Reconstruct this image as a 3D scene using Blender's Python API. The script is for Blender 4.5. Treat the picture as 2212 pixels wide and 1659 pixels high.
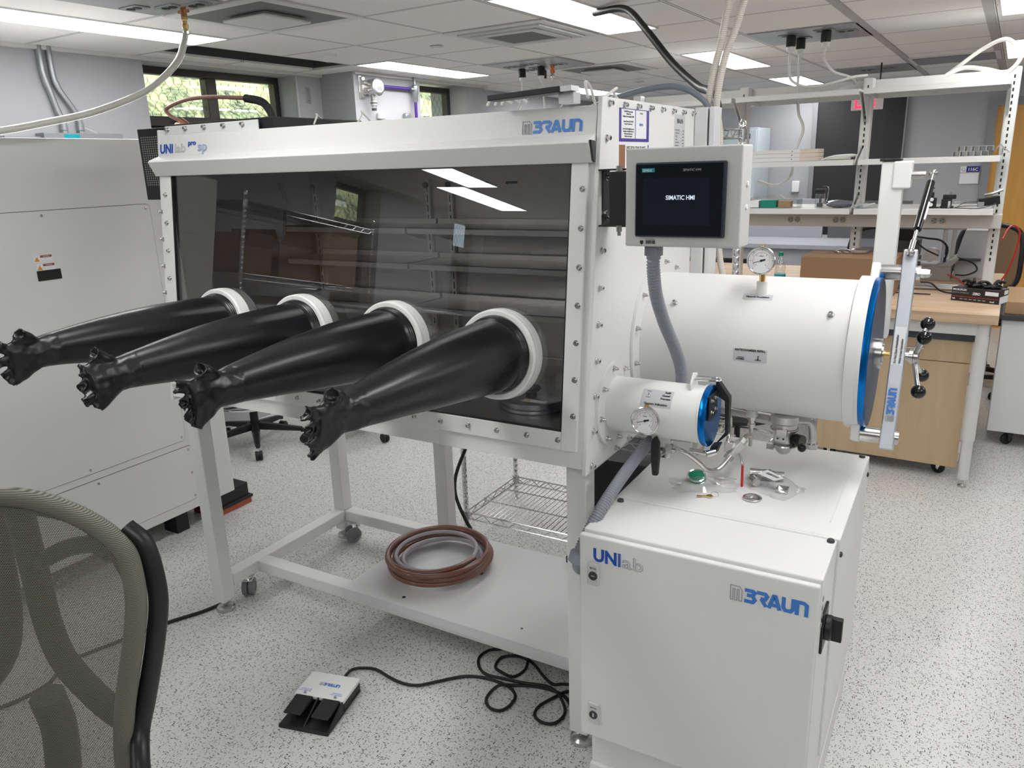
import bpy, math, random
from mathutils import Vector as V, Matrix, Euler, Quaternion
random.seed(7)
PI = math.pi
for o in list(bpy.data.objects): bpy.data.objects.remove(o)
scn = bpy.context.scene
COL = scn.collection
YAW = math.radians(-2.23)          # the building's axes against the glovebox's axes
ZC = 2.374                         # ceiling height

# ------------------------------------------------------------------ camera
cam = bpy.data.cameras.new('camera'); cam.sensor_width = 36; cam.lens = 1668.0 / 2212 * 36
cam.clip_start = 0.05; cam.clip_end = 200
co = bpy.data.objects.new('camera', cam); COL.objects.link(co)
co.location = (0, 0, 1.7)
co.rotation_euler = Euler((math.radians(74.15), math.radians(1.77), math.radians(29.95)), 'XYZ')
scn.camera = co

# ------------------------------------------------------------------ world, sun, exposure
w = bpy.data.worlds.new('world'); scn.world = w; w.use_nodes = True
bg = w.node_tree.nodes['Background']; bg.inputs[0].default_value = (0.75, 0.87, 1, 1); bg.inputs[1].default_value = 3.0
sl = bpy.data.lights.new('sun', 'SUN'); sl.energy = 5; sl.color = (1, .93, .78); sl.angle = .02
so = bpy.data.objects.new('sun', sl); COL.objects.link(so); so.rotation_euler = (math.radians(20), math.radians(48), 0)
scn.view_settings.view_transform = 'Standard'; scn.view_settings.look = 'None'
scn.view_settings.gamma = 1; scn.view_settings.exposure = 0.0
scn.view_settings.use_curve_mapping = False
LAMP = 16.0                         # strength of the ceiling luminaires' diffusers

# ------------------------------------------------------------------ materials
MATS = {}
def mat(name, col=(.8, .8, .8), rough=.5, metal=0, spec=.5, alpha=1, emit=None, es=0, coat=0, trans=0, ior=1.45, aniso=0):
    if name in MATS: return MATS[name]
    m = bpy.data.materials.new(name); m.use_nodes = True
    b = m.node_tree.nodes['Principled BSDF']
    b.inputs['Base Color'].default_value = (*col, 1); b.inputs['Roughness'].default_value = rough
    b.inputs['Metallic'].default_value = metal; b.inputs['Specular IOR Level'].default_value = spec
    b.inputs['Alpha'].default_value = alpha; b.inputs['Coat Weight'].default_value = coat
    b.inputs['Transmission Weight'].default_value = trans; b.inputs['IOR'].default_value = ior
    b.inputs['Anisotropic'].default_value = aniso
    if emit: b.inputs['Emission Color'].default_value = (*emit, 1); b.inputs['Emission Strength'].default_value = es
    MATS[name] = m
    return m
class N:                                                     # small node-graph helper
    def __init__(s, m): s.m = m; s.t = m.node_tree; s.b = s.t.nodes['Principled BSDF']; s.out = s.t.nodes['Material Output']
    def n(s, ty, **k):
        x = s.t.nodes.new(ty)
        for a, v in k.items():
            if a.startswith('i_'): x.inputs[int(a[2:])].default_value = v
            else: setattr(x, a, v)
        return x
    def l(s, a, b): s.t.links.new(a, b)
    def math(s, op, a, b=None, c=None):
        x = s.n('ShaderNodeMath', operation=op)
        for i, q in enumerate((a, b, c)):
            if q is None: continue
            if isinstance(q, (int, float)): x.inputs[i].default_value = q
            else: s.l(q, x.inputs[i])
        return x.outputs[0]
    def mix(s, f, a, b):
        x = s.n('ShaderNodeMix', data_type='RGBA')
        for i, q in ((0, f), (6, a), (7, b)):
            if isinstance(q, (int, float)): x.inputs[i].default_value = q
            elif isinstance(q, tuple): x.inputs[i].default_value = (*q, 1)
            else: s.l(q, x.inputs[i])
        return x.outputs[2]
    def obj(s, sc=(1, 1, 1), rot=(0, 0, 0)):
        c = s.n('ShaderNodeTexCoord'); mp = s.n('ShaderNodeMapping'); mp.inputs['Scale'].default_value = sc; mp.inputs['Rotation'].default_value = rot
        s.l(c.outputs['Object'], mp.inputs[0]); return mp.outputs[0]

def powder(name, col, rough=.42, bump=.02, sc=900):          # powder-coated sheet metal, very fine orange peel
    m = mat(name, col, rough); g = N(m)
    no = g.n('ShaderNodeTexNoise'); no.inputs['Scale'].default_value = sc; g.l(g.obj(), no.inputs[0])
    bp = g.n('ShaderNodeBump'); bp.inputs['Strength'].default_value = bump; bp.inputs['Distance'].default_value = .001
    g.l(no.outputs[0], bp.inputs['Height']); g.l(bp.outputs[0], g.b.inputs['Normal'])
    return m
white = powder('white powder coat', (.76, .76, .75))
white2 = powder('white powder coat cool', (.72, .725, .735))
greyw = powder('warm grey white cabinet paint', (.72, .72, .71), .5)
hmig = powder('light grey textured paint', (.55, .55, .54), .5, .06, 700)
shelfw = powder('white shelf paint', (.68, .68, .66), .4)
railbeige = powder('beige grey rail paint', (.55, .52, .49), .45)
plastw = mat('white plastic', (.82, .82, .81), .3)
blackp = mat('black plastic', (.012, .012, .013), .38)
blackm = mat('black matt metal', (.015, .015, .017), .5)
blackg = mat('black glossy plastic', (.008, .008, .008), .12, spec=.7)
darkgrey = mat('dark grey plastic', (.05, .05, .055), .5)
grey = mat('grey plastic', (.22, .23, .25), .4)
conduitg = mat('grey corrugated plastic', (.27, .28, .32), .38)
rubber = mat('black rubber cable', (.012, .012, .012), .45)
chrome = mat('chrome', (.75, .75, .76), .12, 1)
wirec = mat('chrome plated wire', (.55, .55, .56), .2, 1)
alu = mat('brushed aluminium', (.62, .63, .65), .35, 1)
alum = mat('satin anodised aluminium', (.55, .58, .62), .42, .75)
galv = mat('galvanised steel', (.38, .40, .42), .4, .8)
brass = mat('brass', (.75, .52, .22), .25, 1)
copper = mat('copper', (.62, .28, .16), .3, 1)
redp = mat('red plastic grip', (.55, .03, .02), .4)
orangep = mat('orange fitting', (.8, .22, .05), .4)
green = mat('green cap', (.0, .22, .1), .4)
teal = mat('teal label', (.0, .28, .32), .5)
purple = mat('purple conduit coating', (.06, .02, .22), .35)
paper = mat('paper label', (.78, .79, .80), .6)
stickerg = mat('silver grey sticker', (.56, .57, .59), .45)
blue = mat('logo deep blue', (.01, .08, .42), .4)
blue2 = mat('logo mid blue', (.045, .20, .60), .4)
ink = mat('black ink', (.02, .02, .02), .5)
inkw = mat('white ink', (.8, .8, .82), .5)
inkg = mat('grey ink', (.35, .36, .38), .5)
redink = mat('red ink', (.5, .03, .03), .5)
yellow = mat('yellow sticker', (.75, .5, .03), .5)
cable_w = mat('white cable', (.72, .71, .66), .4)
dooro = None
def steel(name, col, rough, axis=0, sc=(2, 400, 400)):       # brushed stainless
    m = mat(name, col, rough, 1); g = N(m)
    no = g.n('ShaderNodeTexNoise'); no.inputs['Scale'].default_value = 1; g.l(g.obj(sc), no.inputs[0])
    r = g.math('MULTIPLY_ADD', no.outputs[0], .22, rough - .08); g.l(r, g.b.inputs['Roughness'])
    return m
stain = steel('brushed stainless steel', (.66, .65, .64), .32)
staind = steel('stainless interior sheet', (.50, .49, .48), .3)
tubest = mat('polished stainless tube', (.60, .59, .57), .22, 1)
def wood(name, c1, c2, sc):
    m = mat(name, c1, .45); g = N(m)
    no = g.n('ShaderNodeTexNoise'); no.inputs['Scale'].default_value = 1; no.inputs['Detail'].default_value = 6; no.inputs['Distortion'].default_value = .6
    g.l(g.obj(sc), no.inputs[0])
    r = g.n('ShaderNodeMapRange'); r.inputs[1].default_value = .35; r.inputs[2].default_value = .68; g.l(no.outputs[0], r.inputs[0])
    g.l(g.mix(r.outputs[0], c1, c2), g.b.inputs['Base Color']); return m
butcher = wood('butcher block laminate', (.62, .46, .31), (.46, .32, .20), (1.2, 22, 22))
maple = wood('maple laminate', (.62, .46, .29), (.54, .39, .24), (14, 14, 1.2))
oakdoor = wood('golden wood door', (.68, .36, .085), (.60, .30, .065), (12, 12, .8))
card = mat('brown cardboard', (.27, .16, .09), .75)
card2 = mat('light cardboard', (.42, .27, .15), .8)
def floor_mat():
    m = mat('speckled vinyl floor', (.5, .5, .48), .28); g = N(m)
    base = None
    c0 = g.obj()
    nz = g.n('ShaderNodeTexNoise'); nz.inputs['Scale'].default_value = 55; g.l(c0, nz.inputs[0])
    nb = g.n('ShaderNodeTexNoise'); nb.inputs['Scale'].default_value = 1.3; g.l(c0, nb.inputs[0])
    tot = None
    for i, (sc, rot, th) in enumerate((((150, 52, 1), .3, .17), ((56, 150, 1), .9, .17), ((160, 74, 1), 2.2, .13), ((95, 95, 1), 1.5, .11))):
        mp = g.obj(sc, (0, 0, rot))
        ad = g.n('ShaderNodeVectorMath', operation='MULTIPLY_ADD'); ad.inputs[1].default_value = (.9, .9, 0)
        g.l(nz.outputs[1], ad.inputs[0]); g.l(mp, ad.inputs[2])
        vo = g.n('ShaderNodeTexVoronoi', voronoi_dimensions='2D'); vo.inputs['Scale'].default_value = 1; g.l(ad.outputs[0], vo.inputs['Vector'])
        sx = g.n('ShaderNodeSeparateColor'); g.l(vo.outputs['Color'], sx.inputs[0])
        rr = g.math('MULTIPLY', g.math('MAXIMUM', g.math('SUBTRACT', sx.outputs[0], .42), 0.0), th * 2.9)
        a = g.math('LESS_THAN', vo.outputs['Distance'], rr)
        a = g.math('MULTIPLY', a, g.math('MULTIPLY_ADD', sx.outputs[1], .5, .5))
        tot = a if tot is None else g.math('MAXIMUM', tot, a)
    lt = g.mix(nb.outputs[0], (.66, .66, .63), (.60, .60, .59))
    g.l(g.mix(tot, lt, (.055, .052, .05)), g.b.inputs['Base Color'])
    return m
floorm = floor_mat()
def ceil_mat():
    m = mat('ceiling tiles', (.6, .6, .6), .8); g = N(m)
    c = g.n('ShaderNodeTexCoord'); s = g.n('ShaderNodeSeparateXYZ'); g.l(c.outputs['Object'], s.inputs[0])
    ds = []
    for k, off in ((0, .19), (1, -2.92)):
        f = g.math('FRACT', g.math('DIVIDE', g.math('ADD', s.outputs[k], off + 61), .61))
        ds.append(g.math('MULTIPLY', g.math('MINIMUM', f, g.math('SUBTRACT', 1, f)), .61))
    d = g.math('MINIMUM', ds[0], ds[1])
    bar = g.math('LESS_THAN', d, .0065); gap = g.math('LESS_THAN', d, .0105)
    no = g.n('ShaderNodeTexNoise'); no.inputs['Scale'].default_value = 300; g.l(c.outputs['Object'], no.inputs[0])
    tile = g.mix(no.outputs[0], (.83, .82, .80), (.87, .86, .84))
    col = g.mix(gap, tile, (.10, .10, .10)); col = g.mix(bar, col, (.72, .72, .71))
    g.l(col, g.b.inputs['Base Color']); return m
ceilm = ceil_mat()
def wall_mat(name, c):
    m = mat(name, c, .7); g = N(m)
    no = g.n('ShaderNodeTexNoise'); no.inputs['Scale'].default_value = 160; g.l(g.obj(), no.inputs[0])
    bp = g.n('ShaderNodeBump'); bp.inputs['Strength'].default_value = .08; bp.inputs['Distance'].default_value = .002
    g.l(no.outputs[0], bp.inputs['Height']); g.l(bp.outputs[0], g.b.inputs['Normal']); return m
wallm = wall_mat('blue grey wall paint', (.40, .405, .425))
walld = wall_mat('darker blue grey wall paint', (.36, .375, .42))
def glass_mat(name, tint, base=.04, power=5, rough=0.0, gain=1.0):   # thin sheet: lets light through, mirrors more at grazing angles
    m = bpy.data.materials.new(name); m.use_nodes = True; t = m.node_tree
    t.nodes.remove(t.nodes['Principled BSDF']); out = t.nodes['Material Output']
    tr = t.nodes.new('ShaderNodeBsdfTransparent'); tr.inputs[0].default_value = (*tint, 1)
    gl = t.nodes.new('ShaderNodeBsdfGlossy'); gl.inputs['Roughness'].default_value = rough; gl.inputs[0].default_value = (1, 1, 1, 1)
    fr = t.nodes.new('ShaderNodeLayerWeight')
    pw = t.nodes.new('ShaderNodeMath'); pw.operation = 'POWER'; pw.inputs[1].default_value = power
    ma = t.nodes.new('ShaderNodeMath'); ma.operation = 'MULTIPLY_ADD'; ma.inputs[1].default_value = gain - base; ma.inputs[2].default_value = base; ma.use_clamp = True
    mx = t.nodes.new('ShaderNodeMixShader')
    t.links.new(fr.outputs['Facing'], pw.inputs[0]); t.links.new(pw.outputs[0], ma.inputs[0]); t.links.new(ma.outputs[0], mx.inputs[0]); t.links.new(tr.outputs[0], mx.inputs[1]); t.links.new(gl.outputs[0], mx.inputs[2]); t.links.new(mx.outputs[0], out.inputs[0])
    MATS[name] = m; return m
winglass = glass_mat('smoky safety glass', (.88, .88, .88), .065, 4)
paneglass = glass_mat('window glass', (.95, .97, .96), .04)
clearpl = glass_mat('clear plastic film', (.98, .98, .985), .04, 3, .1, .5)
clearbox = glass_mat('clear rigid plastic', (.90, .92, .92), .08, 3, .03, .8)
def rubber_glove():
    m = mat('black glove rubber', (.009, .009, .011), .3, spec=.6); g = N(m)
    no = g.n('ShaderNodeTexNoise'); no.inputs['Scale'].default_value = 7; g.l(g.obj((1, .25, 1)), no.inputs[0])
    g.l(g.math('MULTIPLY_ADD', no.outputs[0], .22, .2), g.b.inputs['Roughness'])
    bp = g.n('ShaderNodeBump'); bp.inputs['Strength'].default_value = .25; bp.inputs['Distance'].default_value = .01
    g.l(no.outputs[0], bp.inputs['Height']); g.l(bp.outputs[0], g.b.inputs['Normal']); return m
glovem = rubber_glove()
bluem = mat('blue anodised aluminium', (.0, .16, .52), .25, .85)
blued = mat('dark blue anodised face', (.055, .075, .13), .4, .6)
lampm = mat('luminaire diffuser', (.9, .9, .9), .5, emit=(1, .992, .985), es=LAMP)

# ------------------------------------------------------------------ mesh builder
RZ = Matrix.Rotation(YAW, 4, 'Z')
def perp(d):
    d = d.normalized(); a = V((0, 0, 1)) if abs(d.z) < .9 else V((1, 0, 0))
    u = d.cross(a).normalized(); return u, d.cross(u).normalized()
def spline(pts, n=8, closed=False):
    P = [V(p) for p in pts]; out = []; L = len(P)
    for i in range(L if closed else L - 1):
        p0 = P[i - 1] if (i > 0 or closed) else P[0] * 2 - P[1]
        p1 = P[i]; p2 = P[(i + 1) % L]
        p3 = P[(i + 2) % L] if (closed or i + 2 < L) else P[-1] * 2 - P[-2]
        for k in range(n):
            t = k / n
            out.append(.5 * ((2 * p1) + (p2 - p0) * t + (2 * p0 - 5 * p1 + 4 * p2 - p3) * t * t + (3 * p1 - p0 - 3 * p2 + p3) * t ** 3))
    if not closed: out.append(P[-1])
    return out
class B:
    def __init__(s): s.v = []; s.f = []
    def add(s, vs, fs):
        k = len(s.v); s.v += [V(q) for q in vs]; s.f += [[i + k for i in f] for f in fs]; return s
    def box(s, x0, y0, z0, x1, y1, z1):
        x0, x1 = min(x0, x1), max(x0, x1); y0, y1 = min(y0, y1), max(y0, y1); z0, z1 = min(z0, z1), max(z0, z1)
        return s.add([(x, y, z) for z in (z0, z1) for y in (y0, y1) for x in (x0, x1)],
                     [(0, 2, 3, 1), (4, 5, 7, 6), (0, 1, 5, 4), (2, 6, 7, 3), (0, 4, 6, 2), (1, 3, 7, 5)])
    def bar(s, p0, p1, w, h, up=(0, 0, 1)):                  # rectangular bar between two points
        p0, p1 = V(p0), V(p1); d = (p1 - p0).normalized(); u = V(up); a = d.cross(u).normalized(); c = a.cross(d).normalized()
        vs = [p + a * (i * w / 2) + c * (j * h / 2) for p in (p0, p1) for j in (-1, 1) for i in (-1, 1)]
        return s.add(vs, [(0, 2, 3, 1), (4, 5, 7, 6), (0, 1, 5, 4), (2, 6, 7, 3), (0, 4, 6, 2), (1, 3, 7, 5)])
    def lathe(s, prof, p0, axis=(0, 0, 1), n=24, closed=False):
        p0 = V(p0); d = V(axis).normalized(); u, w_ = perp(d); vs = []; fs = []
        for r, h in prof:
            for k in range(n):
                a = 2 * PI * k / n; vs.append(p0 + d * h + (u * math.cos(a) + w_ * math.sin(a)) * r)
        m = len(prof)
        for i in range(m - 1 if not closed else m):
            j = (i + 1) % m
            for k in range(n):
                q = (k + 1) % n; fs.append((i * n + k, i * n + q, j * n + q, j * n + k))
        if not closed:
            if prof[0][0] > 1e-6: fs.append(tuple(range(n - 1, -1, -1)))
            if prof[-1][0] > 1e-6: fs.append(tuple((m - 1) * n + k for k in range(n)))
        return s.add(vs, fs)
    def cyl(s, p0, p1, r, r1=None, n=16):
        p0, p1 = V(p0), V(p1); return s.lathe([(r, 0), (r if r1 is None else r1, (p1 - p0).length)], p0, p1 - p0, n)
    def ring(s, c, axis, R_, r, n=32, m=8, sq=None):
        if sq: return s.lathe([(R_ - r, 0), (R_ - r, sq), (R_, sq), (R_, 0)], c, axis, n, True)
        return s.lathe([(R_ + r * math.cos(2 * PI * k / m), r * math.sin(2 * PI * k / m)) for k in range(m)], c, axis, n, True)
    def sph(s, c, r, n=16, sz=1):
        m = n // 2; return s.lathe([(max(r * math.sin(PI * k / m), 1e-5), -r * sz * math.cos(PI * k / m)) for k in range(m + 1)], c, (0, 0, 1), n)
    def tube(s, pts, r, n=8, closed=False, rf=None, flat=None):
        P = [V(p) for p in pts]; L = len(P); u = None; vs = []; fs = []
        for i in range(L):
            if closed: d = P[(i + 1) % L] - P[i - 1]
            else: d = P[min(i + 1, L - 1)] - P[max(i - 1, 0)]
            d = d.normalized()
            if u is None: u, _ = perp(d)
            else: u = (u - d * u.dot(d)).normalized()
            w_ = d.cross(u); rr = rf(i) if rf else r
            for k in range(n):
                a = 2 * PI * k / n; vs.append(P[i] + (u * math.cos(a) + w_ * math.sin(a)) * rr)
        for i in range(L if closed else L - 1):
            j = (i + 1) % L
            for k in range(n):
                q = (k + 1) % n; fs.append((i * n + k, i * n + q, j * n + q, j * n + k))
        if not closed: fs += [tuple(range(n - 1, -1, -1)), tuple((L - 1) * n + k for k in range(n))]
        return s.add(vs, fs)
    def prism(s, poly, vec):
        P = [V(p) for p in poly]; n = len(P); v = V(vec)
        return s.add(P + [p + v for p in P], [tuple(range(n - 1, -1, -1)), tuple(range(n, 2 * n))] + [(i, (i + 1) % n, n + (i + 1) % n, n + i) for i in range(n)])
    def loft(s, rings, cap=True):                            # rings: lists of equal length
        n = len(rings[0]); vs = [p for r in rings for p in r]; fs = []
        for i in range(len(rings) - 1):
            for k in range(n):
                q = (k + 1) % n; fs.append((i * n + k, i * n + q, (i + 1) * n + q, (i + 1) * n + k))
        if cap: fs += [tuple(range(n - 1, -1, -1)), tuple((len(rings) - 1) * n + k for k in range(n))]
        return s.add(vs, fs)
    def corr(s, pts, r, pitch=.006, amp=.0025, n=12):        # corrugated hose
        P = [V(p) for p in pts]; acc = [0]
        for a, b in zip(P, P[1:]): acc.append(acc[-1] + (b - a).length)
        step = pitch / 4; out = []; i = 0; d = 0
        while d < acc[-1]:
            while acc[i + 1] < d: i += 1
            out.append(P[i].lerp(P[i + 1], (d - acc[i]) / max(acc[i + 1] - acc[i], 1e-9))); d += step
        ra = [r - amp, r, r, r - amp]
        return s.tube(out, r, n, rf=lambda i: ra[i % 4])
BASE = {}                                                    # top-level object name -> (base point, frame)
def finish(me, smooth):
    me.validate(); me.update()
    if smooth:
        me.polygons.foreach_set('use_smooth', [True] * len(me.polygons)); me.set_sharp_from_angle(angle=math.radians(smooth))
def fixn(me):
    import bmesh
    b = bmesh.new(); b.from_mesh(me); bmesh.ops.recalc_face_normals(b, faces=b.faces); b.to_mesh(me); b.free()
def place(o, base, frame):
    o.location = (RZ @ V(base)) if frame == 'R' else V(base)
    if frame == 'R': o.rotation_euler = (0, 0, YAW)
def tag(o, label=None, cat=None, group=None, kind=None):
    if label: o['label'] = label
    if cat: o['category'] = cat
    if group: o['group'] = group
    if kind: o['kind'] = kind
    return o
def thing(name, label, cat, base, frame='G', group=None):
    o = bpy.data.objects.new(name, None); o.empty_display_size = .05; COL.objects.link(o); place(o, base, frame)
    BASE[o.name] = (V(base), frame); return tag(o, label, cat, group)
def rootof(o):
    while o.parent: o = o.parent
    return o
def part(name, b, m, parent, smooth=35, bevel=0, seg=2, label=None):
    base, _ = BASE[rootof(parent).name]
    me = bpy.data.meshes.new(name); me.from_pydata([v - base for v in b.v], [], b.f); fixn(me); finish(me, smooth)
    o = bpy.data.objects.new(name, me); me.materials.append(m); COL.objects.link(o); o.parent = parent
    if bevel: bev(o, bevel, seg)
    if label: o['label'] = label
    return o
def bev(o, w_, seg=2):
    m = o.modifiers.new('bevel', 'BEVEL'); m.width = w_; m.segments = seg; m.limit_method = 'ANGLE'; m.angle_limit = math.radians(40); m.use_clamp_overlap = True
def solo(name, b, m, label, cat, frame='G', group=None, smooth=35, bevel=0, kind=None, base=None):
    if base is None:
        xs = [v.x for v in b.v]; ys = [v.y for v in b.v]; zs = [v.z for v in b.v]
        base = ((min(xs) + max(xs)) / 2, (min(ys) + max(ys)) / 2, min(zs))
    me = bpy.data.meshes.new(name); me.from_pydata([v - V(base) for v in b.v], [], b.f); fixn(me); finish(me, smooth)
    o = bpy.data.objects.new(name, me); me.materials.append(m); COL.objects.link(o); place(o, base, frame)
    BASE[o.name] = (V(base), frame)
    if bevel: bev(o, bevel)
    return tag(o, label, cat, group, kind)
def struct(name, b, m, frame='R', bevel=0, smooth=0): return solo(name, b, m, None, None, frame, None, smooth, bevel, 'structure', (0, 0, 0))
def inst(src_me, name, parent, pos, rot=None, sc=1):         # a small repeated part sharing mesh data
    base, _ = BASE[rootof(parent).name]
    o = bpy.data.objects.new(name, src_me); COL.objects.link(o); o.parent = parent; o.location = V(pos) - base
    if rot is not None: o.rotation_mode = 'QUATERNION'; o.rotation_quaternion = rot
    if sc != 1: o.scale = (sc, sc, sc)
    return o
def mesh_of(name, b, m, smooth=35):
    me = bpy.data.meshes.new(name); me.from_pydata(b.v, [], b.f); me.materials.append(m); fixn(me); finish(me, smooth); return me
def dup(root, delta, label=None, rz=0, frame='G'):
    r = root.copy(); COL.objects.link(r)
    d = V(delta)
    if frame == 'R': d = RZ.to_3x3() @ d
    r.location = root.location + d; r.rotation_euler.z += rz
    if label: r['label'] = label
    BASE[r.name] = (BASE[root.name][0] + V(delta), BASE[root.name][1])
    for ch in list(root.children):
        c = ch.copy(); COL.objects.link(c); c.parent = r
        for g in list(ch.children):
            d_ = g.copy(); COL.objects.link(d_); d_.parent = c
    return r
def rotto(d): return V((0, 0, 1)).rotation_difference(V(d))
def text(name, s, size, org, xd, up, m, parent, bold=0, sx=1, align='LEFT', outline=False, depth=.0004, sp=1):
    cu = bpy.data.curves.new(name, 'FONT'); cu.body = s; cu.size = size; cu.align_x = align; cu.extrude = depth; cu.offset = bold; cu.resolution_u = 3; cu.space_character = sp
    if outline: cu.fill_mode = 'NONE'; cu.bevel_depth = outline; cu.bevel_resolution = 0; cu.extrude = 0
    o = bpy.data.objects.new(name, cu); COL.objects.link(o)
    dg = bpy.context.evaluated_depsgraph_get(); dg.update(); me = bpy.data.meshes.new_from_object(o.evaluated_get(dg)); COL.objects.unlink(o); bpy.data.objects.remove(o)
    xd = V(xd).normalized(); n = xd.cross(V(up)).normalized(); u = n.cross(xd); base, _ = BASE[rootof(parent).name]; org = V(org) - base
    for v in me.vertices: v.co = org + xd * (v.co.x * sx) + u * v.co.y + n * (v.co.z + depth)
    me.materials.clear(); me.materials.append(m)
    q = bpy.data.objects.new(name, me); COL.objects.link(q); q.parent = parent; return q
def stroke(b, pts, w_, org, xd, up, sx, sy, depth=.0006, closed=False):   # flat mitred stroke laid on a face
    xd = V(xd).normalized(); n = xd.cross(V(up)).normalized(); u = n.cross(xd); P = [V((p[0] * sx, p[1] * sy, 0)) for p in pts]; L = len(P); l = []; r = []
    for i in range(L):
        a = P[i - 1] if (i or closed) else None; c = P[(i + 1) % L] if (i < L - 1 or closed) else None
        d1 = (P[i] - a).normalized() if a is not None else None; d2 = (c - P[i]).normalized() if c is not None else None
        if d1 is None: d1 = d2
        if d2 is None: d2 = d1
        n1 = V((-d1.y, d1.x, 0)); n2 = V((-d2.y, d2.x, 0)); m_ = (n1 + n2).normalized(); k = min(1 / max(m_.dot(n1), .3), 2.5)
        l.append(P[i] + m_ * (w_ / 2 * k)); r.append(P[i] - m_ * (w_ / 2 * k))
    o = V(org); T = lambda p, h: o + xd * p.x + u * p.y + n * h
    for i in range(L if closed else L - 1):
        j = (i + 1) % L; q = [l[i], l[j], r[j], r[i]]
        b.add([T(p, 0) for p in q] + [T(p, depth) for p in q], [(0, 1, 2, 3), (7, 6, 5, 4), (0, 4, 5, 1), (1, 5, 6, 2), (2, 6, 7, 3), (3, 7, 4, 0)])
def arc(cx, cy, r, a0, a1, n=6): return [(cx + r * math.cos(math.radians(a0 + (a1 - a0) * k / n)), cy + r * math.sin(math.radians(a0 + (a1 - a0) * k / n))) for k in range(n + 1)]
def braun(parent, org, xd, up, w_, h, name='lettering', col=None, mcol=None):
    # six letters in a 0..6 by 0..1 box: outlined m, then solid B R A U n
    sx = w_ / 6.0; t = h * .24; q = .12
    b = B(); e = 1 - q
    nrm_ = V(xd).normalized().cross(V(up)).normalized(); cnt = [0]
    def S(pts, cl=False):
        cnt[0] += 1; stroke(b, pts, t, V(org) + nrm_ * (.00012 * (cnt[0] % 3)), xd, up, sx, h, closed=cl)
    S([(1.12, e), (1.75, e), (1.9, .8), (1.75, .55), (1.3, .55)]); S([(1.12, q), (1.78, q), (1.93, .3), (1.75, .55)])
    S([(2.05, e), (2.7, e), (2.84, .75), (2.7, .5), (2.35, .5)]); S([(2.4, .5), (2.8, .02)]); 
    S([(3.0, .0), (3.33, e), (3.47, e), (3.8, .0)]); S([(3.22, .27), (3.58, .27)])
    S([(4.07, 1), (4.07, .3), (4.22, q), (4.62, q), (4.78, .3), (4.78, 1)])
    S([(5.07, 0), (5.07, e), (5.55, e), (5.76, .75), (5.76, 0)])
    part(name, b, col or blue2, parent, 0)
    b = B(); lw = h * .055; xs = [0.02, .02, .7, .92, .92, .7, .7, .55, .55, .36, .36, .22, .22]
    ys = [0, 1, 1, .78, 0, 0, .78, .78, 0, 0, .78, .78, 0]
    stroke(b, list(zip(xs, ys)), lw, org, xd, up, sx, h, closed=True)
    part(name, b, mcol or inkg, parent, 0)
def boltmesh(name, r, h, m, washer=True, dome=False):
    b = B()
    if washer: b.lathe([(r * 1.45, 0), (r * 1.45, h * .18), (r * 1.35, h * .25)], (0, 0, 0), n=16)
    if dome: b.lathe([(r * 1.05, h * .2), (r * 1.05, h * .5), (r * .9, h * .62), (r * .75, h * .95), (r * .4, h * 1.15), (1e-4, h * 1.2)], (0, 0, 0), n=12)
    else: b.lathe([(r, h * .2), (r, h * .92), (r * .88, h), (r * .55, h), (r * .5, h * .6), (1e-4, h * .55)], (0, 0, 0), n=14)
    return mesh_of(name, b, m)
boltM = boltmesh('bolt', .0055, .008, tubest); capM = boltmesh('bolt', .006, .012, tubest); domeM = boltmesh('dome_nut', .0055, .014, tubest, dome=True)
screwM = boltmesh('screw', .004, .003, tubest)

# ================================================================== THE ROOM (building axes, frame R)
X0, X1, Y0, Y1 = -4.4, 3.4, -5.0, 8.9
struct('floor', B().box(X0 - .3, Y0 - .1, -.05, X1 + .1, Y1 + .1, 0), floorm)
b = B()                                                      # ceiling tiles, left out where a tile is missing
hole = lambda x, y: -4.4 <= x < -3.86 and 2.9 < y < 4.1
i = -4.46
gx = [-.19 - .61 * k for k in range(-7, 7)]; gx = sorted([x for x in gx if X0 < x < X1] + [X0 - .25, X1 + .1])
gy = sorted([2.92 + .61 * k for k in range(-13, 11) if Y0 < 2.92 + .61 * k < Y1] + [Y0 - .1, Y1 + .1])
for xa, xb in zip(gx, gx[1:]):
    for ya, yb in zip(gy, gy[1:]):
        cx, cy = (xa + xb) / 2, (ya + yb) / 2
        if xa < -4.3 and 2.9 < cy < 4.1: 
            b.box(xa, ya, ZC, -4.2, yb, ZC + .012); continue
        b.box(xa, ya, ZC, xb, yb, ZC + .012)
struct('ceiling', b, ceilm)
dk = mat('dark plenum', (.07, .07, .072), .8)
struct('trim_1', B().box(-4.2, 2.92, ZC + .012, -4.19, 4.14, 2.8).box(-3.85, 2.92, ZC + .012, -3.84, 4.14, 2.8).box(-4.2, 2.91, ZC + .012, -3.84, 2.92, 2.8).box(-4.2, 4.14, ZC + .012, -3.84, 4.15, 2.8).box(-4.2, 2.91, 2.8, -3.84, 4.15, 2.81), dk)
struct('trim_2', B().box(-4.06, 4.118, ZC + .03, -3.86, 4.138, ZC + .08), mat('perforated strut', (.16, .16, .165), .5, .6))
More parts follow.
